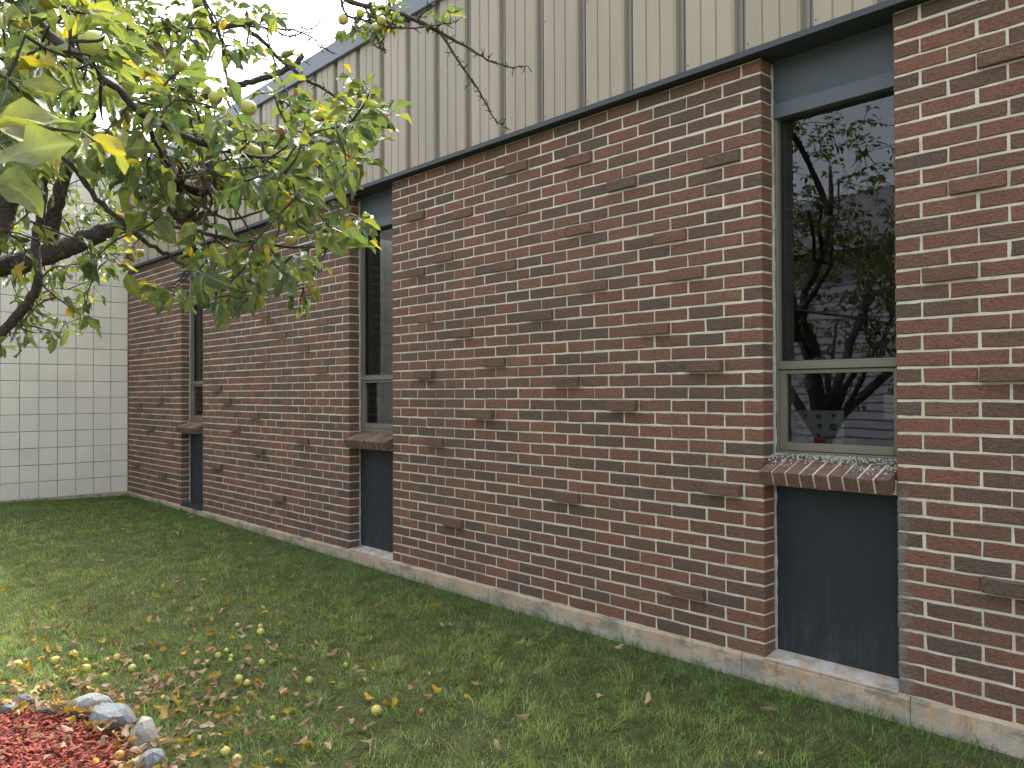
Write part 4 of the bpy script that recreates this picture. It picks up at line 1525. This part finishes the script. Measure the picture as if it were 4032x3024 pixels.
# windfalls: zoomed positions (x, y, radius) in the lower left of the photograph
G1 = [(1690, 780, 28, 'yellow apple below a smaller one, upper right of the windfalls'), (1688, 742, 18, 'small apple touching the one below it, upper right of the windfalls'), (1537, 735, 17, 'pale apple under an orange leaf, upper right of the windfalls'),
      (1055, 893, 21, 'apple beside tan leaves in the middle of the windfalls'), (760, 945, 28, 'round yellow apple on dark leaves, middle left of the windfalls'), (700, 970, 25, 'apple half covered by a tan leaf, middle left of the windfalls'),
      (475, 922, 28, 'apple with a leaf across it, upper left of the windfalls'), (112, 995, 36, 'large pale apple near the left edge of the photo'), (360, 965, 32, 'apple standing behind a yellow leaf, left of the windfalls'),
      (372, 1010, 15, 'tiny tan apple among dry leaves at the left'), (552, 966, 20, 'small apple just above the larger yellow one at the left'), (555, 1020, 36, 'largest yellow apple in the left leaf litter'),
      (858, 1016, 30, 'green apple above a dark brown leaf'), (950, 945, 22, 'apple at the end of a long tan leaf'), (1280, 916, 15, 'tiny apple beside dark leaves, centre of the windfalls'),
      (1412, 932, 22, 'apple at the left of a tight group of four'), (1468, 900, 19, 'topmost apple of a tight group of four'), (1498, 938, 18, 'right apple of a tight group of four'), (1493, 964, 18, 'lowest apple of a tight group of four'),
      (1697, 975, 23, 'apple beside an upright tan leaf, right of the group of four'), (678, 1068, 27, 'smooth green apple alone in the grass above the stones'), (1392, 1073, 26, 'greenish apple behind a yellow leaf, left of a pair'),
      (1547, 1083, 30, 'left apple of a close green pair in the grass'), (1602, 1110, 25, 'right apple of a close green pair in the grass'), (562, 1155, 32, 'yellow apple above the pale rock'), (217, 1187, 33, 'yellow apple beside the dark stone at the left'),
      (2005, 1093, 28, 'lone green apple right of the other windfalls'), (928, 1350, 28, 'yellow apple just above the white stone'), (1462, 1555, 35, 'left apple of two in the grass at the bottom edge'), (1537, 1605, 35, 'right apple of two in the grass at the bottom edge'),
      (1768, 1340, 22, 'small yellow apple in grass right of the stones'), (1056, 1207, 20, 'small brownish apple in grass right of the pale rock'), (775, 1632, 36, 'rotting orange apple lying on the red mulch'),
      (2240, 995, 20, 'small pale apple in the middle of the lawn'), (2440, 1290, 40, 'big yellow green apple alone on the lawn, right of all others'), (2730, 1296, 15, 'tiny reddish apple far right on the lawn')]
SHORT = ['upper right yellow apple with a small neighbour', 'small apple of the upper right pair', 'pale upper right apple', 'middle apple beside tan leaves', 'round yellow apple at middle left',
         'leaf covered apple at middle left', 'upper left apple', 'large pale apple at the left edge', 'apple behind a yellow leaf', 'tiny tan apple at the left', 'small apple above the largest one',
         'largest yellow apple at the left', 'green apple above a dark leaf', 'apple at a long tan leaf', 'tiny apple at the centre', 'left apple of four', 'top apple of four', 'right apple of four', 'lowest apple of four',
         'apple right of the group of four', 'smooth green apple above the stones', 'greenish apple left of a pair', 'left apple of the green pair', 'right apple of the green pair', 'yellow apple above the pale rock',
         'yellow apple by the dark stone', 'lone green apple', 'yellow apple above the white stone', 'left apple at the bottom edge', 'right apple at the bottom edge', 'small yellow apple right of the stones',
         'small brownish apple', 'rotting orange apple', 'small pale mid lawn apple', 'big apple alone on the lawn', 'tiny reddish apple']
LAND = []           # landmarks for describing the fallen leaves
for (x, y, r, lab), short in zip(G1, SHORT):
    u, v = x * S2, 2016 + y * S2
    g = on_ground(u, v + r * S2 * 0.55)
    dist = (g - CAM) @ FW
    R = min(max(r * S2 / FPX * dist, 0.014), 0.030) * 0.90
    tone = rt.uniform(0.42, 0.85)
    if 'reddish' in lab:
        tone = 0.95
    if 'rotting' in lab:
        tone = 1.0
    if 'tan' in lab and 'tiny' in lab:
        tone = 0.88
    zg = ground_z(g[0], g[1]) + (0.03 if 'mulch' in lab else 0.0)
    LAND.append((np.array([g[0], g[1], zg]), 'the ' + short))
    apple((g[0], g[1], zg + R * 0.72), R, lab, 'windfall apples in the grass', tone, (rt.uniform(0.6, 2.5), rt.uniform(-1, 1), rt.uniform(0, 6)), rt.random() < 0.5)


# ================================================================== MULCH BED AND STONES
n = 40
vs = [(RING_C[0], RING_C[1], float(ground_z(*RING_C)) + 0.034)]
fs = []
for rr, zz in ((0.4, 0.030), (0.7, 0.014), (0.83, -0.008), (0.9, -0.04)):
    for k in range(n):
        t = 2 * math.pi * k / n
        r = rr * (1 + 0.04 * math.sin(3 * t + 1))
        x, y = RING_C[0] + r * math.cos(t), RING_C[1] + r * math.sin(t)
        vs.append((x, y, float(ground_z(x, y)) + zz))
for k in range(n):
    k2 = (k + 1) % n
    fs.append((0, 1 + k, 1 + k2))
    for j in range(3):
        fs.append((1 + j * n + k, 1 + (j + 1) * n + k, 1 + (j + 1) * n + k2, 1 + j * n + k2))
mbed = MB().add(vs, fs, 0.05).obj('mulch_bed', M['mulch'], None, True)
mbed['kind'] = 'structure'
mb = MB()
for k in range(7500):
    t, r = rt.uniform(0, 6.283), 0.84 * math.sqrt(rt.random())
    x, y = RING_C[0] + r * math.cos(t), RING_C[1] + r * math.sin(t)
    z = float(ground_z(x, y)) + 0.05 - 0.04 * (r / 0.84) ** 3 + rt.uniform(-0.002, 0.008)
    ln, wd = rt.uniform(0.010, 0.036), rt.uniform(0.005, 0.013)
    yaw, tl = rt.uniform(0, 6.283), rt.uniform(-0.5, 0.5)
    a = np.array([math.cos(yaw), math.sin(yaw), math.sin(tl)]) * ln / 2
    b = np.array([-math.sin(yaw), math.cos(yaw), rt.uniform(-0.5, 0.5)]) * wd / 2
    c0 = np.array([x, y, z])
    h = np.array([0, 0, 0.003])
    q = [c0 - a - b, c0 + a * rt.uniform(0.7, 1.2) - b * 0.7, c0 + a + b, c0 - a * rt.uniform(0.7, 1.1) + b]
    mb.add(q + [p - h for p in q], [(0, 1, 2, 3), (0, 4, 5, 1), (1, 5, 6, 2), (2, 6, 7, 3), (3, 7, 4, 0)], rt.random())
o = mb.obj('mulch_chips', M['mulch'])
tag(o, 'red dyed wood chip mulch inside the stone edging', 'mulch', kind='stuff')


def stone(name_lab, u0, u1, v0, v1, tone, seed, sh):
    rs = random.Random(seed)
    uc = (u0 + u1) / 2
    g = on_ground(uc, v1 - (v1 - v0) * 0.28)
    d = (g - CAM) @ FW
    w = (u1 - u0) / FPX * d * 1.08
    h = (v1 - v0) / FPX * d * 1.15
    import bmesh as _b
    bm_ = _b.new()
    _b.ops.create_icosphere(bm_, subdivisions=2, radius=1)
    planes = []
    for _ in range(11):
        q = Vector((rs.gauss(0, 1), rs.gauss(0, 1), rs.gauss(0, 0.8))).normalized()
        planes.append((q, rs.uniform(0.62, 0.88)))
    ang = math.atan2(RT[1], RT[0]) + rs.uniform(-0.2, 0.2)
    for vt in bm_.verts:
        c = vt.co.copy()
        for q, dd in planes:
            s = c.dot(q)
            if s > dd:
                c -= q * (s - dd) * 0.99
        c *= 1 + 0.05 * mnoise.noise(c * 3 + Vector((seed, 0, 0)))
        vt.co = Vector((c.x * w * 0.60, c.y * w * rs.uniform(0.398, 0.402), c.z * h * 0.62))
    me = bpy.data.meshes.new('edging_stone')
    bm_.to_mesh(me)
    bm_.free()
    me.materials.append(M['stone'])
    o = link(bpy.data.objects.new('edging_stone', me))
    o.location = (g[0], g[1], g[2] + h * 0.34)
    o.rotation_euler = (rs.uniform(-0.15, 0.15), rs.uniform(-0.15, 0.15), ang)
    o['tone'] = tone
    LAND.append((np.array([g[0], g[1], g[2]]), 'the ' + sh))
    tag(o, name_lab, 'stone', 'stones edging the mulch bed')
    return o


for lab, x0, x1, y0, y1, tone, sd_ in [
        ('blue grey edging stone cut by the left edge of the photo', -70, 90, 1262, 1335, 0.30, 1), ('dark slate edging stone, second from the left edge', 90, 210, 1215, 1305, 0.08, 2),
        ('low flat grey edging stone half buried under leaves', 250, 440, 1268, 1325, 0.18, 3), ('pale veined rock, tallest stone of the edging', 455, 695, 1222, 1340, 0.72, 4),
        ('large mid grey edging stone with a brown leaf before it', 590, 880, 1285, 1430, 0.48, 5), ('white oblong edging stone lying at an angle', 850, 1030, 1395, 1575, 1.0, 6),
        ('blue grey edging stone at the bottom edge of the photo', 890, 1080, 1575, 1680, 0.40, 7)]:
    stone(lab, x0 * S2, x1 * S2, 2016 + y0 * S2, 2016 + y1 * S2, tone, sd_, ['stone at the left edge', 'dark slate stone', 'low flat stone', 'pale veined rock', 'large grey stone', 'white stone', 'stone at the bottom edge'][sd_ - 1])

# ================================================================== DANDELIONS
rd = random.Random(3)


def dandelion(u, v, lab, h=0.05, d_extra=0):
    g = on_ground(u, v + 8)
    e = thing('dandelion', lab, 'flower', tuple(g), 'dandelions in the lawn')
    MB().tube([(0, 0, 0), (0.004, 0, h * 0.6), (0.006, 0.003, h)], [0.0016, 0.0015, 0.0018], 6).obj('stem', M['stem'], e)
    mb = MB()
    for k in range(34):
        a = k * 2.399
        r0 = 0.002 + 0.00035 * k
        ln = 0.006 + 0.0002 * k
        up = 0.9 - 0.024 * k
        c = np.array([0.006 + r0 * math.cos(a) * 0.6, 0.003 + r0 * math.sin(a) * 0.6, h])
        dv = np.array([math.cos(a), math.sin(a), up])
        dv /= np.linalg.norm(dv)
        sd2 = np.array([-math.sin(a), math.cos(a), 0]) * 0.0018
        mb.add([c - sd2, c + sd2, c + dv * ln + sd2, c + dv * ln - sd2], [(0, 1, 2, 3)])
    mb.obj('flower_head', M['petal'], e)


DAN = [(94, 2083, 'yellow dandelion alone near the left edge of the lawn'), (753, 2050, 'largest yellow dandelion, beside the plinth under the far window'), (740, 2038, 'smaller dandelion right behind the large one under the far window'),
       (399, 2229, 'yellow dandelion on the open lawn left of centre'), (799, 2308, 'yellow dandelion in the middle of the lawn below the far pier'), (1041, 2431, 'yellow dandelion right of the topmost windfall apples'),
       (334, 1987, 'dandelion near the white wall, left of a close pair'), (439, 1991, 'left dandelion of a close pair by the wall corner'), (463, 1986, 'right dandelion of a close pair by the wall corner'), (260, 2006, 'leftmost dandelion below the white block wall')]
for u, v, lab in DAN:
    dandelion(u, v, lab, rd.uniform(0.045, 0.07))
for k, nm in ((0, 'dandelion near the left edge'), (3, 'dandelion left of centre'), (4, 'dandelion below the far pier'), (5, 'dandelion right of the windfalls')):
    LAND.append((on_ground(DAN[k][0], DAN[k][1]), 'the ' + nm))
for k, (xx, nm) in enumerate(((-3.4, 'middle window ledge'), (0.3, 'near window ledge'), (-1.6, 'plinth midway between both windows'), (-5.2, 'plinth left of the middle window'))):
    LAND.append((np.array([xx, -0.02, -0.1]), 'the ' + nm))
dandelion(655, 1985, 'tall yellow dandelion against the brick near the wall corner', 0.16)

# ================================================================== FALLEN LEAVES
FALLV = []
for k in range(10):
    rs = random.Random(700 + k)
    g = leaf_grid(rs.uniform(0.055, 0.080), rs.uniform(0.032, 0.044), rs.uniform(0.3, 1.25), rs.uniform(-1.6, 1.6), rs.uniform(-1.0, 1.0), 5, 0.5, k)
    FALLV.append(petiole(*g, 0.015))
fall_me = [MB().add(*g).mesh('fallen_leaf', M['dead'], True) for g in FALLV]


def fall_spot():
    """thick drift round the bed, thinning over the lawn"""
    while True:
        q = rt.random()
        if q < 0.62:
            t = rt.gauss(1.9, 0.6)
            r = abs(rt.gauss(0, 0.5)) + 0.74
            x, y = RING_C[0] + r * math.cos(t), RING_C[1] + r * math.sin(t)
        elif q < 0.88:
            x, y = rt.uniform(-3.9, -0.7), rt.uniform(-2.8, -1.15)
        else:
            x, y = rt.uniform(-6.5, 1.6), rt.uniform(-2.6, -0.05)
        if y < -0.03 and x > X_END + 0.1:
            return x, y


spots = [fall_spot() for _ in range(760)]
for k in range(26):
    t, r = rt.uniform(-0.3, 2.4), rt.uniform(0.2, 0.8)
    spots.append((RING_C[0] + r * math.cos(t), RING_C[1] + r * math.sin(t)))
items = []
for x, y in spots:
    inring = math.hypot(x - RING_C[0], y - RING_C[1]) < 0.84
    z = float(ground_z(x, y)) + (0.055 if inring else rt.uniform(0.018, 0.036))
    u, v, d = px((x, y, z))
    vis = d > 0 and -30 < u < 4062 and v < 3060
    q = rt.random()
    tone = rt.uniform(0.0, 0.62) if q < 0.74 else (rt.uniform(0.68, 0.88) if q < 0.98 else rt.uniform(0.93, 1.0))
    yaw = rt.uniform(0, 6.283)
    nrm = (rt.gauss(0, 0.45), rt.gauss(0, 0.45), rt.choice([1, 1, -1]))
    m = leaf_matrix((x, y, z), (math.cos(yaw), math.sin(yaw), rt.uniform(-0.35, 0.35)), nrm, rt.uniform(0.65, 1.05))
    items.append((d if vis else 99, m, tone, rt.randrange(10)))
items.sort(key=lambda i: i[0])
FL = {}
for d, m, tone, k in items[:230]:
    o = bpy.data.objects.new('fallen_leaf', fall_me[k])
    link(o)
    o.matrix_world = m
    o['tone'] = tone
    kind = 'dry brown leaf' if tone < 0.3 else ('curled tan leaf' if tone < 0.65 else ('yellow leaf' if tone < 0.9 else 'rusty red leaf'))
    inr = math.hypot(m[0][3] - RING_C[0], m[1][3] - RING_C[1]) < 0.84
    p = np.array([m[0][3], m[1][3], m[2][3]])
    lm = min(LAND, key=lambda q: np.linalg.norm(q[0] - p))
    rel = p - lm[0]
    a, b = rel @ RT, rel @ FW
    side = ('right of' if a > 0 else 'left of') if abs(a) > abs(b) else ('behind' if b > 0 else 'in front of')
    dist = np.linalg.norm(rel)
    near = 'close ' if dist < 0.09 else ('' if dist < 0.30 else 'well ')
    if dist > 0.9:
        where = 'in the open grass, far ' + side + ' ' + lm[1]
    else:
        where = ('on the mulch, ' if inr else '') + near + side + ' ' + lm[1]
    tag(o, kind + ' ' + where, 'leaf', 'fallen leaves on the lawn and mulch')
    FL.setdefault(o['label'], []).append(o)
for lab, os_ in FL.items():          # items run from near to far, so rank the look-alikes by nearness
    n = len(os_)
    if n < 2:
        continue
    names = ['nearer', 'farther'] if n == 2 else (['nearest', 'middle', 'farthest'] if n == 3 else (['nearest', 'second nearest', 'third nearest', 'fourth nearest', 'fifth nearest', 'sixth nearest', 'seventh nearest', 'eighth nearest'] + ['farther'] * n)[:n])
    for o, w in zip(os_, names):
        if len((w + ' ' + lab).split()) <= 16:
            o['label'] = w + ' ' + lab
VV, FF, TT, off = [], [], [], 0
for d, m, tone, k in items[230:]:
    mm = np.array(m)
    v = np.array(FALLV[k][0]) @ mm[:3, :3].T + mm[:3, 3]
    VV.append(v)
    FF.append(np.array(FALLV[k][1]) + off)
    TT += [tone] * len(FALLV[k][1])
    off += len(v)
o = link(bpy.data.objects.new('leaf_litter', np_mesh('leaf_litter', np.vstack(VV), np.vstack(FF), M['deads'], tone=TT, smoothed=True)))
tag(o, 'scattered small dry leaves over the far lawn', 'leaves', kind='stuff')

# ================================================================== GRASS
def grass():
    N = 720000
    x = RNG.uniform(X_END + 0.02, 4.0, N)
    y = RNG.uniform(-6.0, -0.014, N)
    d = np.stack([x, y, np.full(N, -0.1)], 1) - CAM
    dep = d @ FW
    a = np.abs(d @ RT) / np.maximum(dep, 0.01)
    vis = (dep > 1.5) & (a < 0.70)
    dens = np.where(vis, np.clip((4.2 / np.maximum(dep, 0.5)) ** 1.1, 0.32, 1.0), 0.10)
    edge = np.exp(-(-y) / 0.05) + np.exp(-(x - X_END) / 0.06)
    keep = RNG.random(N) < dens
    keep &= np.hypot(x - RING_C[0], y - RING_C[1]) > 0.80 + 0.06 * np.sin(9 * np.arctan2(y - RING_C[1], x - RING_C[0]))
    # bare and thin patches
    pn = 0.5 + 0.25 * (np.sin(3.1 * x + 1.7 * y + 0.4) * np.sin(2.2 * y - 2.9 * x) + np.sin(7.3 * x - 4.1 * y) * np.sin(5.7 * y + 3.9 * x + 2))
    keep &= RNG.random(N) < np.clip(0.55 + 0.9 * pn, 0.45, 1)
    x, y, dep, vis, pn, edge = x[keep], y[keep], dep[keep], vis[keep], pn[keep], edge[keep]
    n = len(x)
    z = ground_z(x, y) - 0.004
    far = np.clip((dep - 3) / 6, 0, 1)
    clump = 0.5 + 0.5 * np.sin(11 * x + 3 * y) * np.sin(9 * y - 5 * x + 1.3)
    ci = np.floor((x + 0.02 * np.sin(23 * y)) / 0.075).astype(np.int64)
    cj = np.floor((y + 0.02 * np.sin(19 * x)) / 0.075).astype(np.int64)

    def hsh(k):
        q = np.sin(ci * 127.1 + cj * 311.7 + k * 74.7) * 43758.5453
        return q - np.floor(q)
    ch1, ch2, ch3, ch4 = hsh(1), hsh(2), hsh(3), hsh(4)
    h = RNG.gamma(6, 0.0047, n) * (0.55 + 0.9 * ch1 ** 1.5) * (0.8 + 0.4 * clump) * (1 + 0.9 * np.minimum(edge, 1))
    h = np.clip(h, 0.012, 0.11)
    stray = RNG.random(n) < 0.006 * (1 + 6 * edge)
    h = np.where(stray, h * 1.9, h)
    w = RNG.uniform(0.0014, 0.0030, n) * (1 + 0.5 * far) * np.where(vis, 1, 2.0)
    clover = RNG.random(n) < 0.16
    h = np.where(clover, RNG.uniform(0.012, 0.028, n), h)
    w = np.where(clover, RNG.uniform(0.004, 0.0065, n), w)
    yaw = ch2 * 2 * np.pi + RNG.normal(0, 1.0, n)
    lean = np.abs(RNG.normal(0.95, 0.65, n)) * h
    lean = np.where(clover, h * RNG.uniform(0.6, 1.4, n), lean)
    dx, dy = np.cos(yaw), np.sin(yaw)
    sx, sy = -dy * w / 2, dx * w / 2
    curv = RNG.uniform(0.2, 0.5, n)
    p0 = np.stack([x, y, z], 1)
    s = np.stack([sx, sy, np.zeros(n)], 1)
    mid = np.stack([x + dx * lean * curv, y + dy * lean * curv, z + h * 0.6], 1)
    tip = np.stack([x + dx * lean, y + dy * lean, z + h * RNG.uniform(0.7, 1.0, n)], 1)
    # keep the blades out of the wall faces
    for q in (mid, tip):
        q[:, 1] = np.minimum(q[:, 1], -0.016)
    V = np.empty((n, 5, 3), np.float32)
    V[:, 0] = p0 - s
    V[:, 1] = p0 + s
    V[:, 2] = mid + s * 0.85
    V[:, 3] = mid - s * 0.85
    V[:, 4] = tip
    base = (np.arange(n) * 5)[:, None]
    F = np.concatenate([base + np.array([0, 1, 2]), base + np.array([0, 2, 3]), base + np.array([3, 2, 4])], 0)
    g1 = np.array([0.125, 0.225, 0.052])
    g2 = np.array([0.245, 0.345, 0.080])
    g3 = np.array([0.46, 0.395, 0.175])
    t = np.clip(pn + RNG.normal(0, 0.18, n), 0, 1)[:, None]
    c = g1 * (1 - t) + g2 * t
    big = np.clip(0.5 + 0.6 * np.sin(1.3 * x + 0.7) * np.sin(1.9 * y + 0.5 * x) + 0.25 * np.sin(4.7 * x - 2 * y), 0, 1)[:, None]
    c = c * (1 - 0.55 * big) + np.array([0.285, 0.325, 0.080]) * 0.55 * big
    dry = (RNG.random(n) < 0.07 + 0.10 * (1 - pn))[:, None]
    c = np.where(dry, g3 * RNG.uniform(0.6, 1.1, (n, 1)), c)
    c = np.where(clover[:, None], np.array([0.155, 0.240, 0.075]) * RNG.uniform(0.7, 1.2, (n, 1)), c)
    c = c * RNG.uniform(0.7, 1.3, (n, 1)) * (0.72 + 0.56 * ch3[:, None])
    lush = np.clip(np.exp(-(-y) / 0.35) + np.exp(-(x - X_END) / 0.8), 0, 1)[:, None]
    c = c * (1 - lush) + (np.array([0.095, 0.200, 0.050]) * RNG.uniform(0.7, 1.3, (n, 1))) * lush
    return np_mesh('grass', V.reshape(-1, 3), F, M['grass'], col=np.repeat(c, 5, 0))


o = link(bpy.data.objects.new('grass', grass()))
tag(o, 'short mixed lawn grass growing up to the walls', 'grass', kind='stuff')
